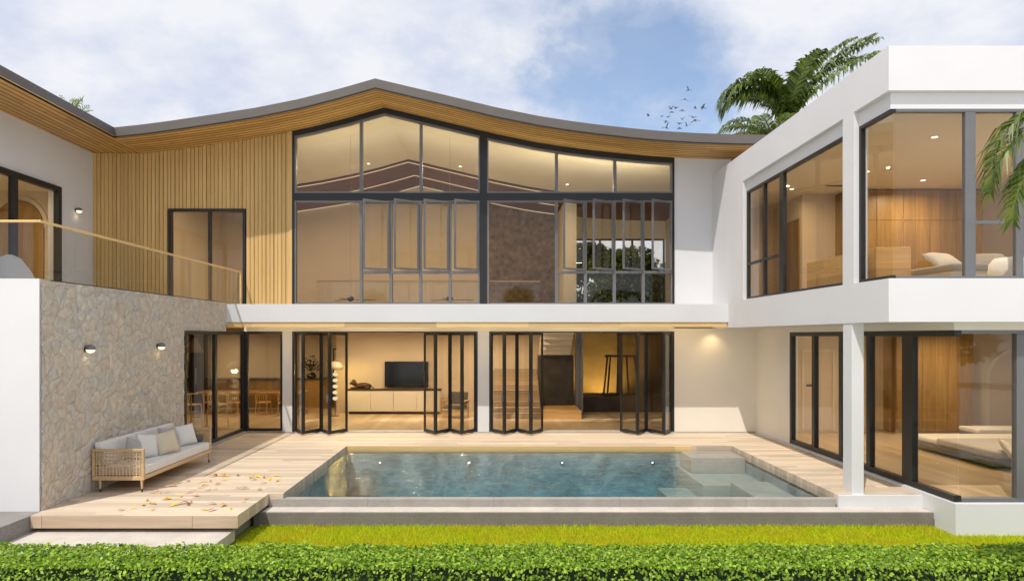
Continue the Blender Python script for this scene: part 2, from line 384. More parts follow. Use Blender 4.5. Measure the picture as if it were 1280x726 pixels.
# deck: boards run across; a hole is left for the pool
PX0, PX1, PY0, PY1 = -3.75, 6.08, -7.2, -2.25
d = MB()
d.box(-7.25, -4.0, -8.6, -.06, -.19, 0); d.box(-4.0, PX0, -7.21, -.06, -.25, 0)
d.box(PX0, PX1, PY1, -.06, -.19, 0); d.box(PX1, 7.58, -7.2, -.06, -.19, 0)
deck = tag(d.build('deck', m_deck), 'pale timber deck round the pool', kind='structure')
d = MB(); d.box(-7.22, -3.985, -8.625, -8.602, -.19, -.003)
tag(d.build('deck_edge', m_deckface), 'pale board closing the front of the deck', kind='structure')
d = MB(); d.box(-8.2, -4.1, -10.6, -8.45, -.44, -.26)
tag(d.build('path', m_paver, bevel=.008), 'pale stone slab path below the deck', kind='structure')
d = MB(); d.box(-7.22, -4.2, -8.44, -.1, -.46, -.195)
tag(d.build('deck_footing', m_greyblock), 'dark footing under the timber deck', kind='structure')
d = MB(); d.box(-10, -7.23, -10.2, -8.36, -.46, .0)
tag(d.build('stone_planter_wall', m_greyblock, bevel=.008), 'grey stone block at the foot of the white wall', 'low wall')

# grass blades
def strip_mesh(name, V, F, mat, parent=None, smooth=False):
    me = bpy.data.meshes.new(name)
    me.vertices.add(len(V)); me.vertices.foreach_set('co', np.asarray(V, np.float32).ravel())
    F = np.asarray(F, np.int32); k = F.shape[1]
    me.loops.add(F.size); me.loops.foreach_set('vertex_index', F.ravel())
    me.polygons.add(len(F)); me.polygons.foreach_set('loop_start', np.arange(0, F.size, k, dtype=np.int32))
    me.update(calc_edges=True); me.validate()
    o = bpy.data.objects.new(name, me); COL.objects.link(o); me.materials.append(mat)
    if parent: o.parent = parent
    if smooth: me.shade_smooth()
    return o
def grass(n, x0, x1, y0, y1, z, h=(.035, .08)):
    bx = rng.uniform(x0, x1, n); by = rng.uniform(y0, y1, n)
    keep = ~((bx < -4.02) & (by > -10.7)) & ~((bx > 7.5) & (by > -8.15)) & ~(by > -7.6)
    bx, by = bx[keep], by[keep]; n = len(bx)
    a = rng.uniform(0, 2*np.pi, n); w = rng.uniform(.004, .008, n); hh = rng.uniform(*h, n)
    lean = rng.normal(0, .55, (n, 2))*hh[:, None]
    p = np.stack([bx, by, np.full(n, z)], 1); s = np.stack([np.cos(a)*w, np.sin(a)*w, np.zeros(n)], 1)
    V = np.empty((n, 3, 3)); V[:, 0] = p-s; V[:, 1] = p+s; V[:, 2] = p; V[:, 2, :2] += lean; V[:, 2, 2] += hh
    return V.reshape(-1, 3), np.arange(3*n).reshape(n, 3)
V, F = grass(150000, -7.5, 9.5, -10.9, -7.6, -.474)
tag(strip_mesh('grass', V, F, m_grass), 'short yellow-green grass of the lawn', kind='stuff')

# ------------------------------------------------------------------ pool
pool = tag(empty('swimming_pool', (0, 0, 0)), 'rectangular stone swimming pool with blue water set in the deck', 'pool')
zb = -1.55
b = MB()
b.box(PX0, PX1, PY0, PY1, zb-.1, zb)
b.box(PX0-.1, PX0, PY0, PY1+.1, zb-.1, -.26); b.box(PX1, PX1+.1, PY0, PY1+.1, zb-.1, -.26)
b.box(PX0, PX1, PY1, PY1+.1, zb-.1, -.2); b.box(PX0, PX1, PY0-.1, PY0, zb-.1, -.25)
b.box(PX0-.05, PX0-.002, PY0, PY1, -.19, -.012); b.box(PX0, PX1-.6, PY1+.003, PY1+.05, -.19, -.012)
b.build('basin', m_pool, pool)
b = MB(); b.box(-3.995, PX1, PY0-.03, PY0+.12, -.24, -.088); b.build('overflow_wall', m_coping, pool, bevel=.006)
b = MB(); b.box(-4.14, 7.62, -7.58, PY0-.03, -.47, -.236); b.build('gravel_ledge', m_ledge, pool, bevel=.008)
b = MB(); b.box(-3.99, 7.57, -7.55, PY0-.032, -.2355, -.229); b.build('channel_cover', m_paver, pool)
b = MB(); b.box(PX0, PX1-1.02, PY1-.02, PY1+.003, -.15, -.008)
b.build('back_coping', m_trimwood, pool, bevel=.004)
b = MB(); b.box(4.65, PX1, PY1-2.15, PY1, zb, -.50); b.box(5.25, PX1, PY0+.1, PY1-2.15, zb, -.42)
b.box(3.95, 4.65, PY1-2.0, PY1-.9, zb, -.85); b.box(3.3, 3.95, PY1-2.0, PY1-.9, zb, -1.15)
b.build('submerged_steps', m_coping, pool, bevel=.02)
b = MB(); b.box(4.75, PX1-.02, PY1-.95, PY1-.03, -.5, -.115); b.build('seat_block', m_coping, pool, bevel=.015)
for x in (-2.9, -.62, 1.75, 4.05):
    b = MB(); b.lathe([(.001, -.02), (.045, -.02), (.05, .0), (.05, .01)], (x, PY1-.014, -.42), 16, 'Y'); r_ = b.build('pool_light', m_framelt, pool, smooth=False)
    b = MB(); b.lathe([(.022, -.026), (.026, -.0205)], (x, PY1-.014, -.42), 16, 'Y'); b.build('lens', m_poolspot, r_)
w = MB(); w.box(PX0+.002, PX1-.002, PY0+.122, PY1-.022, zb+.01, -.095)
tag(w.build('water', m_water), 'clear blue-green pool water', kind='structure')

# ------------------------------------------------------------------ house
H = tag(empty('house', (0, 0, 0)), 'two-storey modern villa with swooping wood-lined roof and white cantilevered wing', 'house')
def part(mb, name, mat, parent=None, label=None, **k):
    o = mb.build(name, mat, parent or H, **k)
    if label: o['label'] = label
    return o
def fbar(mb, plane, u0, u1, d0, d1, z0, z1):
    if plane == 'Y': mb.box(u0, u1, d0, d1, z0, z1)
    else: mb.box(d0, d1, u0, u1, z0, z1)
def window(name, plane, d, u0, u1, z0, z1, mull=(), trans=(), fw=.055, dep=.1, mat=None, label=None, ends=(1, 1), parent=None, tb=(1, 1)):
    """framed opening; mull = [(u, width)], trans = [(ua, ub, z)]; one pane mesh per field"""
    f = MB(); d0, d1 = min(d, d+dep), max(d, d+dep)
    a0 = u0+(fw if ends[0] else 0); a1 = u1-(fw if ends[1] else 0)
    b0 = z0+(fw if tb[0] else 0); b1 = z1-(fw if tb[1] else 0)
    if ends[0]: fbar(f, plane, u0, a0, d0, d1, z0, z1)
    if ends[1]: fbar(f, plane, a1, u1, d0, d1, z0, z1)
    if tb[0]: fbar(f, plane, a0, a1, d0, d1, z0, b0)
    if tb[1]: fbar(f, plane, a0, a1, d0, d1, b1, z1)
    for u, wd in mull: fbar(f, plane, u-wd/2, u+wd/2, d0+.003, d1-.003, b0, b1)
    for ua, ub, z in trans: fbar(f, plane, ua, ub, d0+.006, d1-.006, z-.03, z+.03)
    o = part(f, name, mat or m_frame, parent, label, bevel=.004, seg=1)
    dm = (d0+d1)/2
    edges = [a0] + [x for u, wd in mull for x in (u-wd/2, u+wd/2)] + [a1]
    for i in range(0, len(edges), 2):
        ua, ub = edges[i], edges[i+1]
        zs = [b0] + [z for (ta, tb_, z) in trans if ta < (ua+ub)/2 < tb_] + [b1]
        p = MB()
        for k in range(len(zs)-1): fbar(p, plane, ua+.001, ub-.001, dm-.006, dm+.006, zs[k]+.001, zs[k+1]-.001)
        p.build('pane', m_glass, o)
    return o

# --- main roof (fascia, covering, soffit, drip edge)
xs = xs_between(-10.2, 9.0)
def sheet(mb, xs, y0, y1, dz0, dz1):
    poly = [(x, zroof(x)+dz0) for x in xs] + [(x, zroof(x)+dz1) for x in reversed(xs)]
    mb.prism(poly, y0, y1, 'Y')
YF = -1.45
b = MB(); sheet(b, xs, YF, YF+.03, .03, .27); b.box(-10.2, -10.17, -9, YF, zroof(-10.2)+.03, zroof(-10.2)+.27)
part(b, 'fascia', m_fascia)
b = MB(); sheet(b, xs, YF+.03, 13, .06, .262); b.box(-19, -10.2, -9, YF+.03, 8.165, zroof(-10.2)+.262); b.box(-19, -10.2, YF+.03, 13, 8.165, zroof(-10.2)+.262)
part(b, 'roof', m_roof)
b = MB(); sheet(b, xs, YF+.006, YF+.036, -.004, .03); b.box(-10.194, -10.164, -9, YF+.006, zroof(-10.2)-.004, zroof(-10.2)+.03)
part(b, 'drip_edge', m_drip)
b = MB(); sheet(b, xs, YF+.036, .0, .0, .05)
part(b, 'soffit', m_soffit, label='warm timber board soffit under the swooping eave')
zl = zroof(-10.2)
b = MB(); b.box(-11.65, -10.164, -9, YF+.036, zl, zl+.05); b.box(-11.65, -10.2, YF+.036, 0, zl, zl+.05)
part(b, 'soffit', m_soffit_side, label='timber board soffit of the left eave')

CX0, CX1, CM0, CM1, CZ0, CT0, CT1 = -5.85, 5.25, -.40, -.19, 3.73, 6.73, 6.95
# --- hall ceiling follows the roof, pale in front and dark wood behind, with LED coves
xi = xs_between(-10.2, 7.6)
b = MB(); sheet(b, xi, .26, 5.2, -.06, -.02); part(b, 'ceiling', m_ceil)
for xa, xb in ((CX0+.2, CM0-.1), (CM1+.1, CX1-.2)):   # added fill lamp, hidden on the transom ledge, to brighten the ceiling
    b = MB(); b.box(xa, xb, .21, .25, 6.95, 6.97); lp = part(b, 'fill_uplight', m_frame)  # unseen strip, carries the added ceiling fill
    l = bpy.data.lights.new('lamp_light', 'AREA'); l.shape = 'RECTANGLE'; l.size = xb-xa; l.size_y = .03; l.energy = 85; l.color = (1, .92, .70)
    lo = bpy.data.objects.new('lamp_light', l); COL.objects.link(lo); lo.parent = lp; lo.location = ((xa+xb)/2, .23, 6.975); lo.rotation_euler = (R(180-50), 0, 0)
b = MB(); sheet(b, xi, 5.2, 9.0, -.16, -.10); part(b, 'ceiling', m_ceilwood, label='dark wood section of the hall ceiling')
for y in (5.14, 7.1, 8.9):
    b = MB(); sheet(b, xs_between(-9.8, 5.5 if y < 6 else 2.6), y, y+.03, -.19, -.172); part(b, 'cove_light', m_led)
# --- facade walls
def wall_prof(mb, x0, x1, z0, y0, y1):
    k = xs_between(x0, x1); mb.prism([(x0, z0)] + [(x1, z0)] + [(x, zroof(x)) for x in reversed(k)], y0, y1, 'Y')
wx0, wx1, wz1 = -9.44, -7.21, 6.5
b = MB(); wall_prof(b, -11.65, wx0, 3.5, .05, .25); wall_prof(b, wx0, wx1, wz1, .05, .25); wall_prof(b, wx1, -5.93, 3.5, .05, .25)
part(b, 'backing_wall', paint('slat_backing', (.15, .08, .03), .8, .1))
b = MB(); x = -11.64
while x < -5.95:
    wdt = random.choice([.094, .098, .098, .102]); wdt = min(wdt, -5.93-x); pr = random.choice([.0, .004, .012])
    segs = [(x, x+wdt)]
    z0 = wz1 if (x+wdt > wx0-.01 and x < wx1+.01) else 3.55
    k = [x, x+wdt]; b.prism([(x, z0), (x+wdt, z0), (x+wdt, zroof(x+wdt)-.003), (x, zroof(x)-.003)], -.0+pr, .048, 'Y')
    x += wdt + random.choice([.014, .016, .016, .019])
part(b, 'slat_cladding', m_slat, label='honey-coloured vertical timber slat cladding')
b = MB(); b.box(-5.93, -5.85, -.012, .25, 3.55, zroof(-5.89)-.004); part(b, 'corner_post', m_slat)
window('window', 'Y', -.02, wx0, wx1, 3.6, wz1, [(-8.26, .07)], fw=.08, dep=.14, label='tall two-pane window in the slat wall')
b = MB(); k = xs_between(5.25, 6.9); wall_prof(b, 5.25, 6.9, 3.03, .0, .25); part(b, 'wall', m_white)
b = MB(); b.box(6.9, 17, 0.02, .27, 3.03, 7.3); part(b, 'wall', m_white)

# --- curtain wall
cw = MB()
def head(mb, x0, x1, lo, hi, y0, y1):
    k = xs_between(x0, x1); mb.prism([(x, zroof(x)-hi) for x in k] + [(x, zroof(x)-lo) for x in reversed(k)], y0, y1, 'Y')
head(cw, CX0, CX1, .002, .16, -.03, .2)
cw.prism([(CX0, CZ0), (CX0+.07, CZ0), (CX0+.07, zroof(CX0)-.16), (CX0, zroof(CX0)-.16)], -.03, .2)
cw.box(CX1-.06, CX1, -.03, .2, CZ0, zroof(CX1)-.16)
cw.box(CX0+.07, CM0, -.028, .2, CT0, CT1); cw.box(CM1, CX1-.06, -.028, .2, CT0, CT1)
cw.prism([(CM0, CZ0), (CM1, CZ0), (CM1, zroof(CM1)-.16), (CM0, zroof(CM0)-.16)], -.034, .22)
curtain = part(cw, 'curtain_wall_frame', m_frame, label='dark steel frame of the tall gable window', bevel=.004, seg=1)
def clear_field(x0, x1, z0, top):
    """glazed field: thin grey frame plus pane; top = number or None for the roof curve"""
    f = MB(); t = .042
    if top is None:
        k = xs_between(x0, x1); zt = lambda x: zroof(x)-.16
        f.prism([(x, zt(x)-t) for x in k] + [(x, zt(x)) for x in reversed(k)], -.022, .12)
        f.prism([(x0, z0+t), (x0+t, z0+t), (x0+t, zt(x0+t)-t), (x0, zt(x0)-t)], -.022, .12)
        f.prism([(x1-t, z0+t), (x1, z0+t), (x1, zt(x1)-t), (x1-t, zt(x1-t)-t)], -.022, .12)
        f.box(x0, x1, -.022, .12, z0, z0+t)
        poly = [(x0+t, z0+t), (x1-t, z0+t)] + [(x, zt(x)-t) for x in reversed(xs_between(x0+t, x1-t))]
    else:
        f.box(x0, x1, -.022, .12, z0, z0+t); f.box(x0, x1, -.022, .12, top-t, top)
        f.box(x0, x0+t, -.022, .12, z0+t, top-t); f.box(x1-t, x1, -.022, .12, z0+t, top-t)
        poly = [(x0+t, z0+t), (x1-t, z0+t), (x1-t, top-t), (x0+t, top-t)]
    o = part(f, 'window', m_framelt, bevel=.003, seg=1)
    p = MB(); p.prism(poly, .04, .052); p.build('pane', m_glass, o); return o
for a, b_ in ((CX0+.07, -3.85), (-3.85, -2.11), (-2.11, CM0), (CM1, 1.83), (1.83, 3.53), (3.53, CX1-.06)):
    clear_field(a, b_, CT1, None)
def casements(x0, x1, big):
    clear_field(x0, big, CZ0, CT0)
    w_ = (x1-big)/4; zt = 4.66
    for i in range(4):
        a = big+i*w_; b_ = a+w_
        clear_field(a, b_, CZ0, zt)
        f = MB(); t = .035   # fixed outer frame
        f.box(a, b_, -.022, .12, CT0-t, CT0); f.box(a, b_, -.022, .12, zt, zt+t); f.box(a, a+t, -.022, .12, zt+t, CT0-t); f.box(b_-t, b_, -.022, .12, zt+t, CT0-t)
        fo = part(f, 'casement_frame', m_framelt, bevel=.003, seg=1)
        sw, z0, z1 = w_-.07, zt+.04, CT0-.04   # sash, hinged at its right edge and swung out
        s = MB(); q = .05
        s.box(-sw, 0, -.025, .025, z0, z0+q); s.box(-sw, 0, -.025, .025, z1-q, z1); s.box(-sw, -sw+q, -.025, .025, z0+q, z1-q); s.box(-q, 0, -.025, .025, z0+q, z1-q)
        sh = part(s, 'casement_sash', m_framelt, bevel=.003, seg=1); sh.location = (b_-.04, -.05, 0); sh.rotation_euler = (0, 0, R(34+random.uniform(-3, 3)))
        p = MB(); p.box(-sw+q, -q, -.006, .006, z0+q, z1-q); p.build('pane', m_glass, sh)
        h = MB(); h.box(-sw*.75, -sw*.3, .03, .05, z0-.005, z0+.03); h.build('stay', m_frame, sh)
casements(CX0+.07, CM0, -3.85); casements(CM1, CX1-.06, 1.83)

# --- first floor slab band over the terrace
b = MB(); b.box(-7.25, 6.36, -1.25, .0, 3.18, 3.67); b.box(CX0, CX1, .0, .3, 3.18, CZ0); part(b, 'floor_band', m_white, label='long white floor band over the folding doors')
b = MB(); b.box(-7.22, 6.33, -1.225, -1.19, 3.045, 3.179); part(b, 'trim_board', m_trimwood, label='pale timber edge under the white floor band')
b = MB(); b.box(-7.2, 6.36, -1.19, .2, 3.08, 3.178); part(b, 'terrace_soffit', m_cream)
b = MB(); b.box(-7.1, 6.2, -1.15, -1.12, 3.062, 3.079); cv = part(b, 'terrace_led_profile', m_framelt)
for i in range(3):
    l = bpy.data.lights.new('lamp_light', 'AREA'); l.shape = 'RECTANGLE'; l.size = 4.3; l.size_y = .03; l.energy = 22; l.color = (1, .74, .4)
    lo = bpy.data.objects.new('lamp_light', l); COL.objects.link(lo); lo.parent = cv; lo.location = (-4.9+i*4.45, -1.135, 3.058); lo.rotation_euler = (R(48), 0, 0)
b = MB(); b.box(-7.25, 7.63, .0, .25, 2.94, 3.08); part(b, 'lintel', m_cream)
# --- ground floor walls
b = MB(); b.box(5.25, 7.63, 0, .25, 0, 2.939); part(b, 'wall', m_cream, label='cream rendered wall right of the folding doors')
b = MB(); b.box(-.46, -.13, -.02, .25, 0, 2.939); part(b, 'pillar', m_white, label='white pillar between the two folding door openings')
b = MB(); b.box(-6.13, -5.85, -.02, .25, 0, 2.939); part(b, 'pillar', m_white, label='white pillar left of the folding doors')
b = MB(); b.box(-7.33, 7.6, -.06, .3, -.19, .03); part(b, 'door_sill', m_coping, bevel=.006)
b = MB(); b.box(-7.33, -7.14, -3.6, -.062, -.19, .05); part(b, 'door_sill', m_coping, bevel=.006)

# --- left wing: stone wall, white parapet, balcony
b = MB(); b.box(-7.5, -7.32, -8.33, -3.6, -.2, 3.69); b.box(-7.5, -7.32, -3.6, -1.25, 2.94, 3.69)
def grid_face(mb, y0, y1, z0, z1, x, step=.028):
    ny, nz = int((y1-y0)/step), int((z1-z0)/step); ys = np.linspace(y0, y1, ny+1); zs = np.linspace(z0, z1, nz+1)
    mb.add([(x, y, z) for y in ys for z in zs], [(i*(nz+1)+k, (i+1)*(nz+1)+k, (i+1)*(nz+1)+k+1, i*(nz+1)+k+1) for i in range(ny) for k in range(nz)])
grid_face(b, -8.34, -3.6, -.2, 3.70, -7.262); grid_face(b, -3.6, -1.25, 2.93, 3.70, -7.262)
b.quad((-7.262, -8.34, 3.70), (-7.262, -1.25, 3.70), (-7.5, -1.25, 3.70), (-7.5, -8.34, 3.70)); b.quad((-7.262, -3.6, -.2), (-7.5, -3.6, -.2), (-7.5, -3.6, 2.93), (-7.262, -3.6, 2.93)); b.quad((-7.262, -3.6, 2.93), (-7.5, -3.6, 2.93), (-7.5, -1.25, 2.93), (-7.262, -1.25, 2.93))
part(b, 'stone_wall', m_stone, label='fieldstone clad side wall under the balcony')
for i in range(36): random.random()
b = MB(); b.box(-16, -7.27, -8.36, -8.1, -.3, 3.72); part(b, 'wall', m_white, label='white front wall of the left wing')
b = MB(); b.box(-16, -7.5, -8.1, .0, 3.1, 3.55); part(b, 'balcony_floor', m_cream)
b = MB(); b.box(-11.9, -11.65, -1.5, .25, 3.55, zl); b.box(-11.9, -11.65, -16, -1.5, 6.77, zl)
part(b, 'wall', m_white, label='white upper wall of the left wing beside the slats')
b = MB(); b.box(-11.645, -11.0, .0, .02, 3.0, 3.5); part(b, 'wall', m_white)
window('sliding_door', 'X', -11.67, -9.0, -1.5, 3.56, 6.77, [(-3.15, .16), (-5.2, .1), (-7.2, .1)], fw=.14, dep=.14, label='dark framed sliding door on to the balcony')
b = MB(); b.box(-17, -11.9, -.25, .0, 3.5, 8.0); b.box(-17, -16.8, -12, -.25, 3.5, 8.0); part(b, 'wall', m_beige)
b = MB(); b.box(-17, -11.9, -12, -.0, 6.95, 7.1); part(b, 'ceiling', m_ceil)
b = MB(); b.box(-17, -11.9, -12, -.25, 3.3, 3.5); part(b, 'floor', m_floor)
# arched wooden door in that room
b = MB(); ar = [(-13.6-.72, 3.5), (-13.6+.72, 3.5)] + [(-13.6+.72*math.cos(a), 5.9+.78*math.sin(a)) for a in np.linspace(0, math.pi, 17)]
b.prism(ar, -.31, -.252); part(b, 'arched_panel', m_wardrobe, label='arched wooden panel inside the left upstairs room')
b = MB()
for i in range(16):
    a0, a1 = math.pi*i/16, math.pi*(i+1)/16
    b.prism([(-13.6+r*math.cos(a), 5.9+(r+.06)*math.sin(a)) for r, a in ((.74, a0), (.86, a0), (.86, a1), (.74, a1))], -.29, -.255)
part(b, 'arch_trim', m_beige)
# glass balustrade with timber handrail on the stone wall
rail = part(MB().box(-7.35, -7.30, -8.29, -.03, 4.635, 4.672).box(-11.5, -7.35, -8.29, -8.24, 4.635, 4.672), 'handrail', m_trimwood, bevel=.008)
rail['label'] = 'slim pale timber handrail of the balcony'
b = MB()
for i in range(4):
    y0 = -8.2+i*2.05; b.box(-7.332, -7.318, y0, y0+2.02, 3.70, 4.634)
for i in range(3): b.box(-7.40-(i+1)*1.36, -7.40-i*1.36-.03, -8.272, -8.258, 3.73, 4.634)
b.build('railing_glass', m_rail_glass, H)
b = MB(); b.box(-7.35, -7.30, -.09, -.035, 3.7, 4.634); part(b, 'railing_post', m_trimwood)

# --- dining room glazing (corner)
window('sliding_door', 'X', -7.33, -3.6, -.0, .05, 2.93, [(-1.9, .13)], fw=.09, dep=.1, label='dark framed glazing of the dining room below the stone lintel')
window('window', 'Y', -.005, -7.21, -6.13, .05, 2.939, fw=.07, dep=.1, label='single dining room pane beside the white pillar')
b = MB(); b.box(-7.335, -7.21, 0, .12, .031, 2.939); part(b, 'corner_post', m_frame)

# --- folding doors
def folding(x0, n, sx, name_label):
    """n zigzag panels standing on the sill, starting at x0, stepping sx*.385"""
    w_, ang = .70, math.acos(.375/.70); z0, z1 = .035, 2.90
    for i in range(n):
        out = i % 2 == 0
        xa = x0+sx*.375*i; ya = .05 if out else .05-.70*math.sin(ang); 
        a = -ang if out else ang
        f = MB(); t, dp = .065, .045
        f.box(0, t, -dp/2, dp/2, z0, z1); f.box(w_-t-.004, w_-.004, -dp/2, dp/2, z0, z1); f.box(t, w_-t-.004, -dp/2, dp/2, z0, z0+.09); f.box(t, w_-t-.004, -dp/2, dp/2, z1-.07, z1)
        o = part(f, 'folding_door_panel', m_frame, label=name_label, bevel=.004, seg=1)
        p = MB(); p.box(t, w_-t-.004, -.006, .006, z0+.09, z1-.07); p.build('pane', m_glass, o)
        if out:
            h = MB(); h.box(w_-.05, w_-.03, -.075, -.022, .95, 1.15); h.build('handle', m_framelt, o)
        o.location = (xa, ya, 0); o.rotation_euler = (0, 0, a if sx > 0 else math.pi-a)
folding(-5.76, 4, 1, 'folded glass door panel at the left of the living room opening')
folding(-.52, 4, -1, 'folded glass door panel at the right of the living room opening')
folding(-.07, 4, 1, 'folded glass door panel at the left of the stair hall opening')
folding(5.19, 4, -1, 'folded glass door panel at the right of the stair hall opening')
b = MB()
for x0, x1 in ((-5.85, -.46), (-.13, 5.25)):
    b.box(x0, x1, -.02, .12, 2.902, 2.938); b.box(x0, x0+.06, -.01, .12, .031, 2.902); b.box(x1-.06, x1, -.01, .12, .031, 2.902)
part(b, 'door_head_track', m_frame)

# --- right wing
b = MB()
b.box(6.36, 17, -8.3, .0, 3.03, 3.55); b.box(6.36, 6.46, -8.3, .0, 3.55, 3.73); b.box(6.46, 17, -8.3, -8.2, 3.55, 3.73)
b.box(6.36, 17, -8.3, .0, 6.75, 7.47); b.box(6.36, 6.56, -2.28, .0, 3.73, 6.75)
b.box(6.36, 6.60, -7.30, -6.94, 3.73, 6.75)
part(b, 'wing_shell', m_white, label='white cantilevered upper box of the right wing')
b = MB(); b.box(6.45, 6.6, -6.94, -2.28, 6.49, 6.748); b.box(6.45, 6.6, -8.2, -7.30, 6.49, 6.748); b.box(6.6, 17, -8.2, -8.05, 6.49, 6.748)
part(b, 'window_lintel', m_white)
b = MB(); b.box(6.37, 6.585, -7.22, -6.93, -.02, 3.029); part(b, 'column', m_white, label='slim white column carrying the right wing', bevel=.006)
window('window', 'X', 6.45, -6.94, -2.28, 3.73, 6.49, [(-3.28, .1), (-4.24, .2)], [(-4.14, -2.33, 4.63)], fw=.06, dep=.09, label='side window of the upstairs bedroom with two narrow panes')
window('window', 'X', 6.45, -8.2, -7.30, 3.73, 6.49, fw=.06, dep=.09, ends=(0, 1), label='corner pane of the upstairs bedroom')
window('window', 'Y', -8.2, 6.542, 11.0, 3.73, 6.49, [(7.755, .17), (8.56, .12)], [(7.84, 8.5, 4.65)], fw=.05, dep=.09, ends=(0, 1), mat=m_framelt, label='front window of the upstairs bedroom')
# lower glazing
b = MB(); b.box(7.63, 7.85, -2.1, .0, .0, 3.029); b.box(7.63, 7.85, -8.0, -2.1, 2.9, 3.029); b.box(7.85, 17, -8.0, -7.8, 2.9, 3.029)
part(b, 'wall', m_cream, label='cream side wall and lintel under the right wing')
window('sliding_door', 'X', 7.63, -8.0, -2.1, .06, 2.9, [(-3.3, .13), (-4.5, .13), (-5.55, .13), (-6.78, .3)], fw=.1, dep=.12, ends=(0, 1), label='dark framed sliding doors of the downstairs bedroom')
window('window', 'Y', -8.0, 7.752, 12.5, .06, 2.9, [(8.75, .16), (10.6, .12)], fw=.06, dep=.12, ends=(0, 1), mat=m_framelt, label='front window of the downstairs bedroom')
b = MB(); b.box(7.58, 17, -8.1, -7.6, -.5, .05); b.box(7.58, 7.72, -7.6, -.06, -.34, .05); part(b, 'plinth', m_white, label='white plinth under the right wing')
b = MB(); b.box(6.1, 7.58, -7.29, -7.22, -.235, -.01); part(b, 'plinth', m_white, label='low white upstand beside the column')
# interiors of the right wing
b = MB(); b.box(6.6, 17, -8.05, -.05, 6.50, 6.6); part(b, 'ceiling', m_ceil)
b = MB(); b.box(6.5, 17, -8.15, -.05, 3.551, 3.6); part(b, 'floor', m_floor)
b = MB(); b.box(8.09, 17, -1.83, -1.6, 3.6, 6.5); b.box(6.56, 8.3, -.1, -.02, 3.6, 6.5); b.box(8.09, 8.2, -1.6, -.1, 3.6, 6.5); part(b, 'wall', m_beige)
b = MB(); b.box(8.05, 8.088, -1.7, -.85, 3.6, 5.9); part(b, 'interior_door', m_wardrobe)
b = MB(); b.box(7.75, 17, .30, .5, 0, 2.95); b.box(16, 16.2, -7.8, .3, 0, 2.95); b.box(15.5, 15.7, -8, -1.83, 3.6, 6.5); part(b, 'wall', m_beige)
b = MB(); b.box(7.75, 17, -7.9, .3, 2.93, 3.02); part(b, 'ceiling', m_ceil)
b = MB(); b.box(7.72, 17, -7.6, .3, -.05, .04); part(b, 'floor', m_floor)
b = MB(); b.box(10.0, 10.06, .27, .298, .04, 2.4); b.box(9.1, 9.16, .27, .298, .04, 2.4); b.box(9.16, 10.0, .27, .298, 2.34, 2.4); part(b, 'interior_door', m_white_lac)
# main interior shell
b = MB(); b.box(-14, 7.6, .26, 9.2, -.1, .02); b.box(-14, -7.34, -8, .26, -.1, .02); part(b, 'floor', m_floor)
b = MB(); b.box(-5.8, 2.9, 5.0, 5.2, .02, 3.1); part(b, 'wall', m_beige)
b = MB(); b.box(-14, -5.8, 7.0, 7.2, .02, 3.1); b.box(-14, -13.8, -8, 7, .02, 3.1); b.box(-5.8, -5.6, 5.2, 7.2, .02, 3.1); part(b, 'wall', m_beige, label='dining room walls')
b = MB(); b.box(-14, 1.55, 2.0, 9, 3.1, 3.55); b.box(-14, -7.5, .26, 2.0, 3.1, 3.55); b.box(1.55, 3.0, 5.0, 9, 3.1, 3.55); part(b, 'upper_floor', m_ceil)
b = MB(); b.box(-12, -.2, 9.0, 9.2, 3.55, 8.6); wall_prof(b, -5.8, -.2, 8.5, 9.0, 9.2); part(b, 'wall', m_beige, label='beige end wall of the upstairs hall')
b = MB(); b.box(-.2, 2.75, 9.0, 9.2, 3.55, zroof(2.75)-.01); b.prism([(-.2, 8.1), (2.75, 7.9), (2.75, zroof(2.75)-.012), (-.2, zroof(-.2)-.012)], 9.001, 9.19); part(b, 'wall', m_brownwall, label='brown textured wall of the upstairs hall with painted leaf reflections')
b = MB(); b.box(3.2, 7.6, 9.0, 9.2, 7.0, 8.2); b.box(2.75, 3.25, 6.5, 9.2, 3.55, 8.2); part(b, 'wall', m_ceil)
b = MB(); b.box(-12, -11.8, .26, 9, 3.55, 8.3); b.box(7.4, 7.6, .26, 9, 0, 8.2); part(b, 'wall', m_beige)
window('window', 'Y', 9.05, 3.2, 7.4, 3.6, 7.0, [(4.6, .08), (6.0, .08)], fw=.07, dep=.1, label='rear window of the hall')
b = MB(); b.box(-.35, 7.4, 8.2, 8.4, .02, 3.1); part(b, 'wall', paint('courtyard_plaster', (.17, .125, .08), .85, .22, 1.4, .2, bmp=.4, bscale=14), label='rough brown courtyard wall')
b = MB(); b.box(1.62, 2.9, 4.6, 4.99, .02, 2.1); part(b, 'wall', m_darkwall, label='dark wall under the stair')
b = MB(); b.box(2.95, 3.15, 4.4, 4.6, .0, 3.1); b.box(3.1, 3.16, 4.0, 4.4, .02, 2.9); part(b, 'glass_wall_post', m_framelt)
# stairs
m_stair = wood('stair_wood', (.34, .25, .16), (.47, .36, .24), 'Z', 'X', .175, .01, .4, .45, 0, .6)
st = MB()
for i in range(11): st.box(.02, 1.6, 2.9+i*.25, 2.9+(i+1)*.25+.02, .02, .02+.175*(i+1)-.002*(i % 2))
part(st, 'stair_flight', m_stair, label='wooden lower stair flight')
st = MB()
for i in range(9): st.box(1.64, 2.75, 4.9-i*.26, 5.16-i*.26, 1.78+i*.18, 2.03+i*.18)
part(st, 'stair_flight', m_white_lac, label='pale underside of the upper stair flight')
b = MB(); b.box(1.64, 2.95, 2.9, 4.58, .02, .3); part(b, 'stair_platform', m_oak)
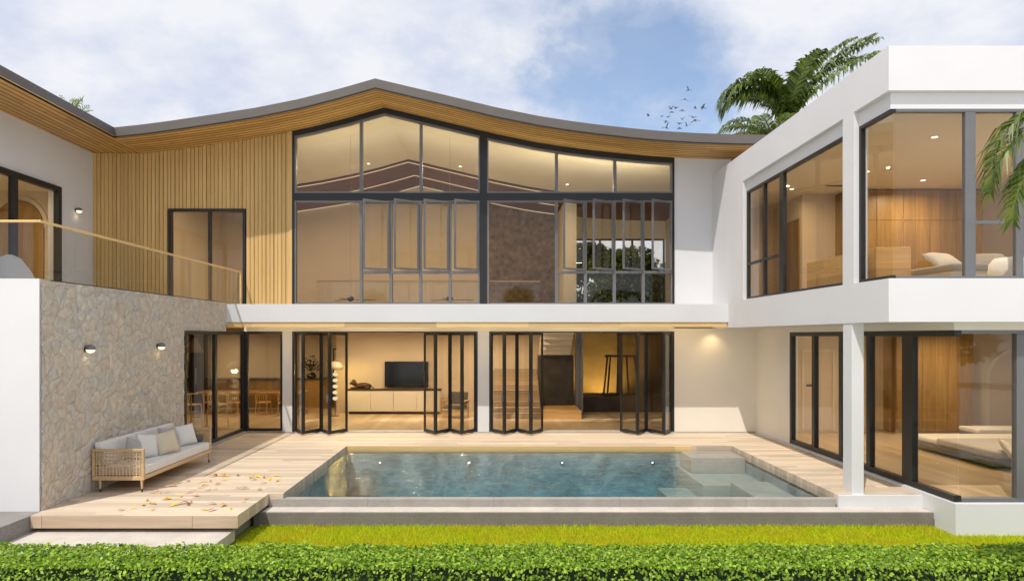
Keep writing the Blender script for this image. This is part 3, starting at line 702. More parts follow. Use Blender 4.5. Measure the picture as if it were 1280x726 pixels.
# mezzanine balustrade
b = MB()
for i in range(6): b.box(-5.7+i*1.2, -5.7+i*1.2+1.17, 2.05, 2.064, 3.55, 4.55)
b.build('inner_railing_glass', m_rail_glass, H)
b = MB(); b.box(-5.7, 1.5, 2.035, 2.08, 4.55, 4.59); part(b, 'inner_handrail', m_sofawood)

# ------------------------------------------------------------------ lamps, seen ones and unseen room lights
def area(parent, loc, power, size, col=(1, .76, .47), rot=(0, 0, 0), spread=180):
    l = bpy.data.lights.new('lamp_light', 'AREA'); l.shape = 'DISK'; l.size = size; l.energy = power; l.color = col; l.spread = R(spread)
    o = bpy.data.objects.new('lamp_light', l); COL.objects.link(o); o.location = loc; o.rotation_euler = rot; o.parent = parent
    return o
dl0 = [None]
def downlight(loc, power, label, size=.12, spread=170, col=(1, .77, .48)):
    t = tag(empty('downlight', loc), label, 'ceiling light', 'recessed ceiling downlights')
    b = MB(); b.lathe([(.05, 0), (.062, -.004), (.075, -.012), (.078, -.002)], (0, 0, .002), 20); b.build('trim_ring', m_white_lac, t, smooth=True)
    b = MB(); b.lathe([(.0495, -.009), (.05, -.006)], (0, 0, .002), 20); b.build('lens', m_spot, t)
    if power: area(t, (0, 0, -.06), power, size, col, spread=spread)
    return t
for x, y, p, w_ in ((-4.6, 3.0, 42, 'above the sideboard'), (-2.6, 3.0, 42, 'in front of the television'), (-.9, 3.4, 30, 'near the armchair')):
    downlight((x, y, 3.098), p, f'unseen added downlight in the living room ceiling {w_}')  # no fitting seen here; lamps added to light the living room
for x, y, p, w_ in ((-9.0, 2.2, 26, 'before the dining table'), (-7.6, 4.6, 22, 'above the dining chairs'), (-10.2, 5.4, 22, 'deep in the dining room')):
    downlight((x, y, 3.098), p, f'unseen added downlight in the dining ceiling {w_}')  # unseen lamps, added so the dining room is lit
downlight((.8, 3.2, 3.098), 40, 'unseen added downlight above the wooden stairs')  # unseen lamp added to light the stairs
downlight((3.6, 2.6, 3.098), 0, 'small downlight beside the courtyard glass')
for x, y, p, w_ in ((8.2, -6.7, 30, 'nearest the corner pane upstairs'), (8.4, -4.2, 30, 'above the upstairs dresser'), (10.2, -3.4, 50, 'washing the upstairs wardrobe'), (7.5, -2.5, 14, 'by the upstairs bedroom door'), (11.5, -6.0, 36, 'above the upstairs bed')):
    downlight((x, y, 6.498), p, f'small lit ceiling downlight {w_}')
for x, y, p, w_ in ((12.4, -1.5, 40, 'washing the downstairs wardrobe'), (9.5, -2.6, 48, 'inside the downstairs sliding doors'), (11.2, -5.2, 50, 'above the downstairs bed')):
    downlight((x, y, 2.928), p, f'small recessed downlight {w_}')
t = downlight((6.35, -.42, 3.078), 0, 'recessed terrace downlight grazing the cream wall')
sp = bpy.data.lights.new('lamp_light', 'SPOT'); sp.energy = 18; sp.spot_size = R(110); sp.spot_blend = 1; sp.color = (1, .72, .36); sp.shadow_soft_size = .04
so = bpy.data.objects.new('lamp_light', sp); COL.objects.link(so); so.parent = t; so.location = (0, .1, -.05); so.rotation_euler = (R(12), 0, 0)
for x, y, p, w_ in ((-4.5, 4.4, 80, 'under the left slope'), (-1.2, 4.4, 80, 'under the right slope'), (-8.6, 4.4, 90, 'over the far left end'), (2.6, 4.0, 40, 'over the stair side')):
    downlight((x, y, zroof(x)-.068), p, f'unseen added downlight in the upstairs hall ceiling {w_}')  # none seen; added beside the coves to light the hall
downlight((-13.3, -2.4, 6.948), 60, 'unseen added downlight in the left upstairs room')  # unseen lamp, put in to light this room

def sconce(loc, rz, label):
    t = tag(empty('wall_sconce', loc, rz), label, 'wall light', 'round wall sconces of the left wing')
    b = MB(); b.lathe([(.055, .0), (.055, .03)], (0, 0, 0), 20, 'X'); b.build('wall_plate', m_frame, t)
    b = MB(); r = .082
    b.lathe([(r*math.cos(a), r*math.sin(a)) for a in np.linspace(-.15, math.pi/2-.02, 9)], (.09, 0, 0), 24); b.build('dome', m_framelt, t, smooth=True)
    b = MB(); b.lathe([(r*.93*math.cos(a), r*.85*math.sin(a)) for a in np.linspace(-math.pi/2+.02, -.12, 8)], (.09, 0, 0), 24); b.build('diffuser', m_bulb, t, smooth=True)
    area(t, (.09, 0, -.12), .12, .12)
sconce((-7.25, -7.23, 2.57), 0, 'round dome wall sconce on the stone wall above the sofa, nearer the white corner')
sconce((-7.25, -4.8, 2.58), 0, 'round dome wall sconce on the stone wall nearer the dining glazing')
sconce((-11.65, -.75, 6.30), 0, 'round dome wall sconce on the white upper wall beside the slats')

# ------------------------------------------------------------------ outdoor sofa
sf = tag(empty('outdoor_sofa', (-6.75, -5.73, 0)), 'oak and rattan outdoor sofa with pale cushions against the stone wall', 'sofa')
LY = 1.38; XW = .47
f = MB(); f.box(-XW+.02, XW, -LY+.06, -LY+.1, .21, .27)  # end rails and side rails
f = MB(); f.box(XW-.045, XW, -LY+.05, LY-.05, .22, .29); f.box(-XW, -XW+.045, -LY+.05, LY-.05, .22, .29); f.box(-XW+.045, XW-.045, -LY+.08, LY-.08, .235, .26)
f.build('frame', m_sofawood, sf, bevel=.006)
f = MB(); f.box(-XW, -XW+.04, -LY+.05, LY-.05, .5, .56); f.build('back_rail', m_sofawood, sf, bevel=.006)
for sgn in (-1, 1):
    y0, y1 = (-LY, -LY+.05) if sgn < 0 else (LY-.05, LY)
    a = MB(); a.box(-XW, XW, y0, y1, .725, .775); a.box(-XW, XW, y0, y1, .21, .285); a.box(-XW, -XW+.05, y0, y1, .285, .725); a.box(XW-.05, XW, y0, y1, .285, .725)
    arm = a.build('arm', m_sofawood, sf, bevel=.01)
    wv = MB(); ym = (y0+y1)/2; nx, nz = 14, 7
    for i in range(nx):
        x = -XW+.05+(2*XW-.1)*(i+.5)/nx; wv.box(x-.010, x+.010, ym-.008, ym-.001, .285, .725)
    for k in range(nz):
        z = .285+.44*(k+.5)/nz; wv.box(-XW+.05, XW-.05, ym+.0, ym+.008, z-.011, z+.011)
    wv.build('rattan_weave', m_sofawood, arm)
    for x in (-XW+.14, XW-.05):
        l = MB(); l.tube([(x, ym, .215), (x+.004, ym, .06)], [.024, .017], 10); lg = l.build('leg', m_sofawood, sf)
        l = MB(); l.tube([(x+.004, ym, .06), (x+.005, ym, .0)], [.018, .015], 10); l.build('foot_tip', m_dark_wood, lg)
c = MB(); c.box(-XW+.06, XW-.01, -LY+.055, LY-.055, .29, .46); c.build('seat_cushion', m_fabric, sf, bevel=.04, seg=4)
c = MB(); c.prism([(-XW+.05, .46), (-XW+.23, .46), (-XW+.14, .88), (-XW+.0, .88)], -LY+.06, LY-.06); c.build('back_cushion', m_fabric, sf, bevel=.035, seg=4)
def cushion(name, loc, rot, w_, h_, t_, m, label, cat='cushion'):
    b = MB(); b.pillow(w_, h_, t_, Matrix.Identity(4)); o = b.build(name, m, smooth=True, recalc=True)
    o.location = loc; o.rotation_euler = rot
    return tag(o, label, cat, 'scatter cushions on the outdoor sofa')
# (local x of a cushion is its width, y its thickness)
cushion('throw_pillow', (-6.78, -6.52, .66), (R(-14), R(20), R(78)), .42, .42, .15, m_fabric3, 'grey scatter cushion half hidden behind the near rattan arm')
cushion('throw_pillow', (-6.70, -6.22, .68), (R(-16), R(8), R(70)), .48, .48, .16, m_fabric, 'pale scatter cushion behind the cream fringed one')
fr = cushion('throw_pillow', (-6.52, -5.85, .68), (R(-20), R(-6), R(62)), .50, .46, .16, m_fabric2, 'cream scatter cushion with fringed edge, foremost on the sofa')
fb = MB()
for sx in (-1, 1):
    for i in range(16):
        z = -.2+.4*i/15; fb.tube([(sx*.235, 0, z), (sx*.262, .004*(-1)**i, z-.004)], [.004, .0025], 4)
fb.build('fringe', m_fabric2, fr)
cushion('throw_pillow', (-6.72, -5.38, .68), (R(-16), R(5), R(72)), .48, .48, .16, m_fabric3, 'grey scatter cushion right of the cream one')
cushion('throw_pillow', (-6.62, -4.86, .68), (R(-20), R(-4), R(60)), .48, .46, .16, m_fabric, 'pale scatter cushion nearest the far arm of the sofa')
b = MB(); b.lathe([(.02, -.2), (.075, -.19), (.085, -.1), (.085, .1), (.075, .19), (.02, .2)], (0, 0, 0), 18, 'X')
bo = b.build('bolster_pillow', m_fabric4, smooth=True); bo.location = (-6.62, -4.5, .545); bo.rotation_euler = (0, 0, R(20))
tag(bo, 'dark grey bolster cushion against the far rattan arm', 'cushion', 'scatter cushions on the outdoor sofa')

# ------------------------------------------------------------------ fallen leaves
leaf_cols = {'yellow': (.85, .56, .03), 'ochre': (.48, .26, .05), 'brown': (.22, .10, .05), 'pink': (.60, .30, .22)}
leaf_label = {'yellow': 'bright yellow fallen leaf lying on the deck before the sofa', 'ochre': 'ochre fallen leaf lying on the deck before the sofa',
              'brown': 'dark brown fallen leaf lying on the deck before the sofa', 'pink': 'pinkish dry fallen leaf lying on the deck before the sofa'}
protos = {}
for k, c in leaf_cols.items():
    b = MB(); n_ = 6; top = []
    pts = []
    for i in range(n_+1):
        t_ = i/n_; hw = .42*math.sin(math.pi*min(1, t_*.97+.03))**.8*(1-.3*t_); pts.append((t_-.5, hw, .10*math.sin(t_*3.0)+.04*t_))
    vv = []
    for x, hw, z in pts: vv += [(x, -hw*.5, z+hw*.12), (x, 0, z), (x, hw*.5, z+hw*.12)]
    ff = []
    for i in range(n_):
        a = i*3; ff += [(a, a+3, a+4, a+1), (a+1, a+4, a+5, a+2)]
    b.add(vv, ff); b.tube([(-.5, 0, 0), (-.68, .03, .01)], [.02, .012], 4)
    o = b.build('fallen_leaf', leafy('fallen_leaf_'+k, tuple(x*.75 for x in c), tuple(min(1, x*1.15) for x in c), .15), smooth=True)
    tag(o, leaf_label[k], 'leaf', 'fallen leaves on the deck'); protos[k] = o; o['used'] = 0
cnt = 0
for i in range(64):
    k = random.choices(list(leaf_cols), [8, 4, 1.5, 3])[0]
    yy = random.uniform(-8.35, -5.7); xx = random.uniform(-6.1, -4.12)
    if yy < -7.9 and xx < -6: xx += 1
    if xx < -6.15: xx = -6.1+random.uniform(0, 1.4)
    o = protos[k]
    if o['used']: o = o.copy(); COL.objects.link(o)
    else: o['used'] = 1
    s_ = random.uniform(.09, .19); o.location = (xx, yy, .012); o.scale = (s_, s_, s_); o.rotation_euler = (random.uniform(-.2, .2), random.uniform(-.2, .2), random.uniform(0, 6.28))

# ------------------------------------------------------------------ hedge
def leaf_quads(P, Nrm, size, jitter=.6, aspect=.6):
    n = len(P); nn = Nrm + rng.normal(0, jitter, (n, 3)); nn /= np.linalg.norm(nn, axis=1)[:, None]
    r = rng.normal(0, 1, (n, 3)); u = np.cross(nn, r); u /= np.linalg.norm(u, axis=1)[:, None]; v = np.cross(nn, u)
    s = rng.uniform(*size, n)[:, None]; fold = nn*s*.22
    V = np.empty((n, 6, 3)); a = s*aspect
    V[:, 0] = P-u*s; V[:, 1] = P-v*a-u*s*.1+fold; V[:, 2] = P+u*s; V[:, 3] = P+v*a-u*s*.1+fold
    V = V[:, :4]; F = np.arange(4*n).reshape(n, 4)
    return V.reshape(-1, 3), np.concatenate([F[:, [0, 1, 2]], F[:, [0, 2, 3]]])
hd = tag(empty('hedge', (0, -10.75, -.474)), 'clipped leafy green hedge along the front of the lawn', 'hedge')
HT, HY0, HY1 = .60, -.42, .37   # height, front and back offsets
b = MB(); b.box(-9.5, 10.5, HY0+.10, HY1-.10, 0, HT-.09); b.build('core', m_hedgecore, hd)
n = 60000
x = rng.uniform(-9.6, 10.6, n); u = rng.uniform(0, 1, n)
top = u < .80
y = np.where(top, rng.uniform(HY0, HY1, n), HY0+rng.normal(0, .022, n)); z = np.where(top, HT+rng.normal(-.012, .016, n), rng.uniform(.02, HT, n))
bk = rng.uniform(0, 1, n) < .1; y = np.where(bk, HY1+rng.normal(0, .02, n), y); z = np.where(bk, rng.uniform(.1, HT, n), z)
und = .008*np.sin(x*2.1+y*3)+.008*np.sin(x*5.3+1+y*7)+.006*np.sin(x*11+2); z = z+und*(z/HT); y = y+.02*np.sin(x*6+z*9)
P = np.stack([x, y, z], 1); Nn = np.where(top[:, None], [[0, -.15, 1.]], [[0, -1., .25]])
V, F = leaf_quads(P, Nn, (.014, .033), .6, .62)
strip_mesh('leaves', V, F, m_hedge, hd)

# ------------------------------------------------------------------ palms
def frond(V, F, base, az, el, length, droop, leaf=.55, n=46, wid=.034, stem=None):
    n = 46 if length > 2.3 else (30 if length > 1.3 else 13)
    p = Vector(base); h = Vector((math.cos(az), math.sin(az), 0)); e = el; step = length/n; side = Vector((-h.y, h.x, 0)); pts = [p.copy()]
    for i in range(n):
        t = (i+1)/n
        tan = h*math.cos(e) + Vector((0, 0, 1))*math.sin(e); p = p+tan*step; pts.append(p.copy()); e -= droop*(.5+t)/n
        if t < .10: continue
        L_ = leaf*math.sin(math.pi*(.12+.80*t))**.7*random.uniform(.8, 1.1); up = side.cross(tan)*-1
        for sgn in (-1, 1):
            for q in range(2 if length > 1.3 else 1):
                o_ = p-tan*step*q*.5
                dr = (side*sgn*random.uniform(.75, .95) + tan*random.uniform(.45, .75) + up*random.uniform(.1, .4)).normalized()
                w_ = tan*wid*leaf/.7*random.uniform(.8, 1.2)
                m1 = o_+dr*L_*.5+Vector((0, 0, -L_*.04)); m2 = o_+dr*L_*.85+Vector((0, 0, -L_*random.uniform(.2, .75)))
                k = len(V); V += [o_-w_*.5, o_+w_*.5, m1+w_, m1-w_, m2]
                F += [(k, k+1, k+2, k+3), (k+3, k+2, k+4)]
    if stem is not None: stem.tube(pts, [.03*(1-.8*i/n) for i in range(n+1)], 5)
def palm(loc, crown_h, fronds, label, mat, trunk_r=.14, leaf=.6):
    t = tag(empty('palm_tree', loc), label, 'palm tree', 'palm trees round the villa')
    b = MB(); segs = 14
    b.tube([(.12*math.sin(i*.25), .05*math.sin(i*.4), crown_h*i/segs) for i in range(segs+1)], [trunk_r*(1.35 if i == 0 else 1-.35*i/segs)*(1.06 if i % 2 else .97) for i in range(segs+1)], 10)
    b.build('trunk', m_bark, t, smooth=True)
    V, F = [], []; st_ = MB(); top = (.12*math.sin(segs*.25), .05*math.sin(segs*.4), crown_h)
    for az, el, ln, dr in fronds: frond(V, F, top, R(az), R(el), ln, R(dr), leaf, stem=st_)
    b = MB(); b.v = [tuple(v) for v in V]; b.f = F; b.add(st_.v, st_.f); b.build('crown', mat, t)
    return t
# az 0 = to the right, 90 = away, 180 = to the left, 270 = towards the camera
palm((11.25, 6.0, -.474), 11.2, [(180, 90, 4.3, 190), (188, 86, 3.9, 178), (173, 82, 3.6, 172), (2, 62, 5.2, 44), (-7, 58, 4.8, 52), (9, 68, 4.4, 60), (90, 84, 3.0, 70), (280, 80, 3.2, 80), (215, 82, 3.4, 120), (178, 74, 3.3, 150), (4, 74, 4.6, 52), (-3, 66, 4.9, 46), (12, 80, 3.4, 50)],
     'tall palm with arching fronds rising behind the white wing, upper and taller of the two', m_palm, leaf=.86)
palm((10.15, 4.6, -.474), 10.3, [(185, 40, 2.4, 90), (170, 62, 2.2, 110), (10, 60, 2.2, 100), (270, 50, 2.0, 100), (230, 48, 2.2, 100), (90, 60, 1.8, 100), (150, 30, 2.2, 70), (200, 20, 2.2, 60), (320, 60, 2.0, 100)],
     'shorter paler palm just above the white wing roof, below the tall palm', m_palm2, leaf=.5)
palm((-14.4, 3.2, -.474), 10.45, [(a, 58, .95, 35) for a in range(0, 360, 45)] + [(20, 75, 1.1, 20), (160, 78, 1.1, 20), (90, 84, 1.0, 20), (200, 66, 1.0, 25), (340, 66, 1.0, 25)], 'small palm top peeking over the left eave', m_palm3, leaf=.34)
palm((6.24, -12.6, -.474), 5.08, [(176, 34, 1.95, 130), (182, 15, 1.85, 108), (170, 50, 1.95, 158), (190, 0, 1.7, 92), (150, 30, 1.4, 130), (90, 45, 1.6, 120), (30, 40, 1.7, 120), (-20, 40, 1.7, 120), (330, 45, 1.6, 120)],
     'near palm drooping its fronds into the right edge of the view', m_palm2, trunk_r=.1, leaf=.42)

# ------------------------------------------------------------------ courtyard tree with brace frame, and trees behind
def blob_tree(name, loc, trunk_h, crown, n, size, label, cat='tree', group=None, trunk_r=.13, mat=None):
    t = tag(empty(name, loc), label, cat, group)
    b = MB(); b.tube([(0, 0, 0), (.03, .02, trunk_h*.5), (-.03, 0, trunk_h)], [trunk_r, trunk_r*.8, trunk_r*.6], 10)
    cs = []
    for i in range(9):
        a = i*2.4; rr = crown[0]*random.uniform(.35, .7); zc = trunk_h+crown[2]*random.uniform(-.25, .9)
        c_ = Vector((rr*math.cos(a), rr*crown[1]/crown[0]*math.sin(a), zc)); cs.append((c_, random.uniform(.38, .6)*crown[0]))
        b.tube([(-.03, 0, trunk_h*.93), (c_.x*.45, c_.y*.45, trunk_h+(zc-trunk_h)*.4), tuple(c_)], [trunk_r*.5, trunk_r*.3, .015], 6)
    b.build('trunk', m_bark, t, smooth=True)
    Ps = []
    for c_, r in cs:
        k = n//len(cs); dv = rng.normal(0, 1, (k, 3)); dv /= np.linalg.norm(dv, axis=1)[:, None]
        Ps.append(np.array(c_) + dv*(r*rng.uniform(.35, 1.0, k)**.6)[:, None]*np.array([1, 1, .75]))
    P = np.concatenate(Ps); V, F = leaf_quads(P, rng.normal(0, 1, P.shape)+[[0, 0, .8]], size, .5, .5)
    strip_mesh('crown', V, F, mat or m_tree, t); return t
blob_tree('courtyard_tree', (4.75, 5.6, .02), 3.7, (1.5, 1.4, 2.6), 7000, (.06, .13), 'leafy dark tree growing in the inner courtyard behind the right glass')
br = tag(empty('tree_brace', (4.75, 5.5, .02)), 'dark timber brace frame standing round the courtyard tree trunk', 'tree brace')
for i, (bx, tx, y) in enumerate(((-.72, -.5, -.25), (-.45, -.3, .25), (.45, .3, .25), (.72, .5, -.25))):
    b = MB(); b.tube([(bx, y*1.4, 0), (tx, y, 2.08)], .035, 8); b.build('leg', m_dark_wood, br)
for q in ((-.62, .62, -.31, -.24, 2.0, 2.07), (-.45, .45, .22, .29, 2.0, 2.07), (-.74, .74, -.41, -.35, .62, .68)): b = MB(); b.box(*q); b.build('cross_bar', m_dark_wood, br)
pb = MB(); pb.box(3.22, 7.3, 4.9, 6.5, .02, .58); tag(pb.build('courtyard_planter', m_darkwall, bevel=.01), 'low dark planter round the courtyard tree', 'planter')
ul = tag(empty('uplight', (4.45, 6.75, .02)), 'yellow uplight washing the courtyard wall behind the tree brace', 'garden light')
b = MB(); b.lathe([(.05, 0), (.07, .1), (.075, .12), (.06, .121)], (0, 0, 0), 14); b.build('body', m_frame, ul)
b = MB(); b.lathe([(.055, .122), (.05, .126)], (0, 0, 0), 14); b.build('lens', m_bulb, ul)
sp = bpy.data.lights.new('lamp_light', 'SPOT'); sp.energy = 330; sp.spot_size = R(110); sp.spot_blend = .8; sp.color = (1, .66, .16); sp.shadow_soft_size = .1
so = bpy.data.objects.new('lamp_light', sp); COL.objects.link(so); so.parent = ul; so.location = (0, 0, .2); so.rotation_euler = (R(180-48), 0, 0)
blob_tree('garden_tree', (4.0, 12.6, -.4), 4.4, (2.6, 2.0, 3.4), 8000, (.1, .2), 'broad green tree seen through the rear hall window, nearer the brown wall', group='trees behind the villa')
gt = blob_tree('garden_tree', (-13, -46, -.4), 3.2, (3.6, 3.0, 4.2), 6000, (.16, .3), 'spreading garden tree behind the lawn, mirrored in the house glass, at the left', group='trees before the villa')
for gx_, gy_, gr_, gs_, wd in ((3.5, -50, 1.3, 1.1, 'in the middle'), (19, -44, 2.6, 1.25, 'at the right'), (31, -42, 4.1, 1.1, 'furthest to the right')):
    c = copy_tree(gt); c.location = (gx_, gy_, -.4); c.rotation_euler = (0, 0, gr_); c.scale = (gs_,)*3
    c['label'] = 'spreading garden tree behind the lawn, mirrored in the house glass, ' + wd
blob_tree('garden_tree', (7.9, 13.6, -.4), 4.2, (2.6, 2.2, 3.0), 8000, (.1, .2), 'broad green tree seen through the rear hall window, at its right side', group='trees behind the villa')

# ------------------------------------------------------------------ furniture: living room
def legs4(t, xs_, ys_, z, r, m, splay=0):
    for x in xs_:
        for y in ys_:
            b = MB(); b.tube([(x, y, z), (x+splay*(1 if x > 0 else -1), y+splay*(1 if y > 0 else -1), 0)], [r, r*.7], 8); b.build('leg', m, t)
t = tag(empty('sideboard', (-3.57, 4.45, .02)), 'long ivory sideboard with brown top under the television', 'sideboard')
b = MB(); b.box(-1.66, 1.66, -.23, .25, .09, .84); b.build('cabinet', m_white_lac, t, bevel=.01)
b = MB(); b.box(-1.69, 1.69, -.26, .26, .84, .885); b.build('top', m_dark_wood, t, bevel=.006)
for i in range(4): b = MB(); b.box(-1.64+i*.82+.008, -1.64+(i+1)*.82-.008, -.252, -.23, .11, .82); b.build('door', m_white_lac, t, bevel=.006)
b = MB(); b.box(-1.6, 1.6, -.18, .2, 0, .09); b.build('base', m_dark_wood, t)
t = tag(empty('television', (-3.2, 4.93, 1.4)), 'large black flat television on the living room wall', 'television')
b = MB(); b.box(-.80, .80, -.05, .02, -.47, .47); b.build('casing', m_black, t, bevel=.008)
b = MB(); b.box(-.785, .785, -.056, -.0505, -.45, .455); b.build('screen', paint('tv_screen', (.004, .005, .007), .12, .1, 2, .5, bmp=0), t)
t = tag(empty('dog_figurine', (-4.75, 4.42, .905)), 'dark brown reclining dog ornament on the sideboard', 'ornament')
b = MB()
b.tube([(-.22, 0, .10), (-.05, 0, .12), (.15, 0, .115), (.34, 0, .09)], [.075, .105, .115, .07], 12)
b.tube([(-.18, 0, .14), (-.26, -.01, .20)], [.07, .08], 10); b.lathe([(.01, -.11), (.07, -.09), (.1, 0), (.07, .09), (.01, .11)], (-.28, -.01, .23), 14)
b.tube([(-.33, -.02, .22), (-.42, -.03, .19)], [.055, .035], 8); b.tube([(-.25, -.08, .28), (-.22, -.11, .17)], [.03, .02], 6); b.tube([(-.25, .06, .28), (-.22, .09, .17)], [.03, .02], 6)
b.tube([(-.12, -.08, .05), (-.38, -.1, .03)], [.04, .03], 8); b.tube([(-.12, .08, .05), (-.38, .1, .03)], [.04, .03], 8); b.tube([(.3, -.1, .06), (.12, -.13, .035)], [.06, .03], 8); b.tube([(.34, 0, .1), (.46, -.05, .03)], [.025, .015], 6)
b.build('body', paint('brown_ceramic', (.05, .024, .013), .4, .2, 6), t, smooth=True)
t = tag(empty('floor_lamp', (-5.52, 3.7, .02)), 'glowing floor lamp with stacked discs and dome shade beside the sideboard', 'lamp')
b = MB(); b.lathe([(.15, 0), (.15, .02), (.02, .035)], (0, 0, 0), 20); b.build('base', m_framelt, t)
b = MB(); b.tube([(0, 0, .03), (0, 0, 1.75)], .012, 8); b.build('pole', m_framelt, t)
for k in range(5): b = MB(); b.lathe([(.03, 0), (.085, .035), (.085, .09), (.03, .125)], (0, 0, .55+k*.21), 18); b.build('glass_disc', m_disc, t, smooth=True)
b = MB(); b.lathe([(.27, 1.62), (.25, 1.74), (.18, 1.85), (.05, 1.91), (.04, 1.90), (.17, 1.835), (.24, 1.73), (.26, 1.62)], (0, 0, 0), 24); b.build('lamp_shade', m_white_lac, t, smooth=True)
l = bpy.data.lights.new('lamp_light', 'POINT'); l.energy = 85; l.color = (1, .70, .16); l.shadow_soft_size = .1; o = bpy.data.objects.new('lamp_light', l); COL.objects.link(o); o.parent = t; o.location = (0, 0, 1.6)
t = tag(empty('wall_picture', (-6.05, 6.97, 1.7)), 'framed line drawing on the wall behind the folded doors', 'picture')
b = MB(); b.box(-.36, .36, -.03, .02, -.6, -.56); b.box(-.36, .36, -.03, .02, .56, .6); b.box(-.36, -.32, -.03, .02, -.56, .56); b.box(.32, .36, -.03, .02, -.56, .56); b.build('frame', m_black, t)
b = MB(); b.box(-.32, .32, -.012, .01, -.56, .56); b.build('print', m_white_lac, t)
b = MB(); b.tube([(.1, -.016, -.5), (.05, -.016, -.1), (.18, -.016, .05), (.1, -.016, .3)], .02, 6); b.tube([(.05, -.016, -.1), (-.12, -.016, .12)], .014, 6); b.build('motif', m_black, t)
t = tag(empty('armchair', (-1.3, 3.3, .02), R(-20)), 'low wooden armchair with dark cushion at the right end of the living room', 'armchair')
b = MB(); b.box(-.36, .36, -.36, .36, .26, .32); b.build('seat_frame', m_oak, t, bevel=.008)
legs4(t, (-.33, .33), (-.33, .33), .56, .025, m_oak)
for sx in (-1, 1): b = MB(); b.box(sx*.36-.04, sx*.36+.04, -.36, .38, .56, .6); b.build('armrest', m_oak, t, bevel=.01)
b = MB(); b.box(-.31, .31, -.34, .3, .32, .45); b.build('seat_cushion', m_fabric4, t, bevel=.03, seg=3)
b = MB(); b.prism([(.22, .45), (.34, .45), (.42, .85), (.32, .85)], -.31, .31, 'X'); b.build('back_cushion', m_fabric4, t, bevel=.03, seg=3)

# dining room
t = tag(empty('dining_table', (-8.9, 5.1, .02)), 'long oak dining table in the left room', 'table')
b = MB(); b.box(-1.9, 1.9, -.5, .5, .71, .76); b.build('top', m_oak, t, bevel=.01); b = MB(); b.box(-1.7, 1.7, -.4, .4, .63, .709); b.build('apron', m_oak, t); legs4(t, (-1.65, 1.65), (-.38, .38), .63, .04, m_oak)
t = tag(empty('kitchen_counter', (-9.2, 6.5, .02)), 'wood fronted counter along the back wall of the dining room', 'counter')
b = MB(); b.box(-2.9, 2.9, -.3, .45, 0, 1.08); b.build('cabinet', m_wardrobe, t); b = MB(); b.box(-2.93, 2.93, -.34, .45, 1.08, 1.12); b.build('worktop', m_dark_wood, t, bevel=.005)
t = tag(empty('tall_fridge', (-11.1, 5.6, .02)), 'tall black refrigerator column at the left of the dining room', 'refrigerator')
b = MB(); b.box(-.3, .3, -.3, .3, 0, 2.95); b.build('body', m_black, t, bevel=.01)
for sx, x in ((-.15, -.29), (.15, .01)): b = MB(); b.box(x, x+.28, -.325, -.3, .05, 2.9); dd = b.build('door', m_black, t, bevel=.005); b = MB(); b.box(sx*.15-.01, sx*.15+.01, -.35, -.326, 1.0, 1.6); b.build('handle', m_framelt, dd)
t = tag(empty('vase', (-7.1, 6.35, 1.14)), 'dark round vase with leafy branches on the dining counter', 'vase')
b = MB(); b.lathe([(.08, 0), (.17, .06), (.19, .13), (.12, .2), (.05, .22), (.06, .25)], (0, 0, 0), 18); b.build('pot', m_black, t, smooth=True)
Ps = np.array([(random.gauss(0, .22), random.gauss(0, .1), random.gauss(.55, .14)) for _ in range(160)]); V, F = leaf_quads(Ps, rng.normal(0, 1, Ps.shape), (.04, .07), .5, .55)
strip_mesh('leaves', V, F, leafy('vase_leaves', (.012, .016, .01), (.03, .04, .02), .2), t)
b = MB(); [b.tube([(0, 0, .2), (random.uniform(-.1, .1), 0, .4), (random.uniform(-.3, .3), 0, .62)], .006, 5) for _ in range(6)]; b.build('stems', m_bark, t)
def chair(name, seat, label, loc, rz, cat, group, m):
    t = tag(empty(name, loc, rz), label, cat, group)
    b = MB(); b.box(-.21, .21, -.2, .2, seat-.04, seat); b.build('seat', m, t, bevel=.015)
    for sx in (-1, 1):
        b = MB(); b.tube([(sx*.19, -.18, seat-.03), (sx*.22, -.21, 0)], [.018, .014], 8); b.build('leg', m, t)
        b = MB(); b.tube([(sx*.2, .24, 0), (sx*.19, .19, seat), (sx*.2, .23, seat+.36)], [.014, .018, .014], 8); b.build('leg', m, t)
    b = MB(); b.tube([(-.22*math.cos(a), -.02+.27*math.sin(a) if math.sin(a) > 0 else -.02, seat+.32) for a in np.linspace(0, math.pi, 12)], .018, 8)
    for k in range(5): x = -.14+k*.07; b.tube([(x, .19, seat), (x, .235, seat+.32)], .008, 6)
    b.build('backrest', m, t, smooth=True)
    b = MB(); b.box(-.2, .2, -.19, -.17, seat*.4, seat*.4+.025); b.build('stretcher', m, t)
    return t
for x, y, wd in ((-10.05, 4.2, 'leftmost, by the refrigerator'), (-9.2, 4.15, 'left of the corner post'), (-8.2, 4.2, 'right of the corner post'), (-7.4, 4.15, 'rightmost, below the vase')):
    chair('dining_chair', .45, f'round backed wooden dining chair at the table front, {wd}', (x, y, .02), R(180), 'chair', 'dining chairs', m_oak)
for x, y, wd in ((-9.2, .9, 'left of the two bar chairs'), (-8.45, 1.0, 'right of the two bar chairs')):
    chair('bar_chair', .72, f'tall pale wooden bar chair behind the left glazing, {wd}', (x, y, .02), R(160), 'chair', 'bar chairs', m_sofawood)
t = tag(empty('pendant_lamp', (-10.1, 3.0, 3.098)), 'cone pendant lamp hanging over the dining room left end', 'lamp')
b = MB(); b.tube([(0, 0, 0), (0, 0, -.35)], .008, 6); b.build('cord', m_black, t); b = MB(); b.lathe([(.04, -.35), (.07, -.38), (.3, -.85), (.29, -.85), (.055, -.39)], (0, 0, 0), 24); b.build('lamp_shade', m_dark_wood, t, smooth=True)
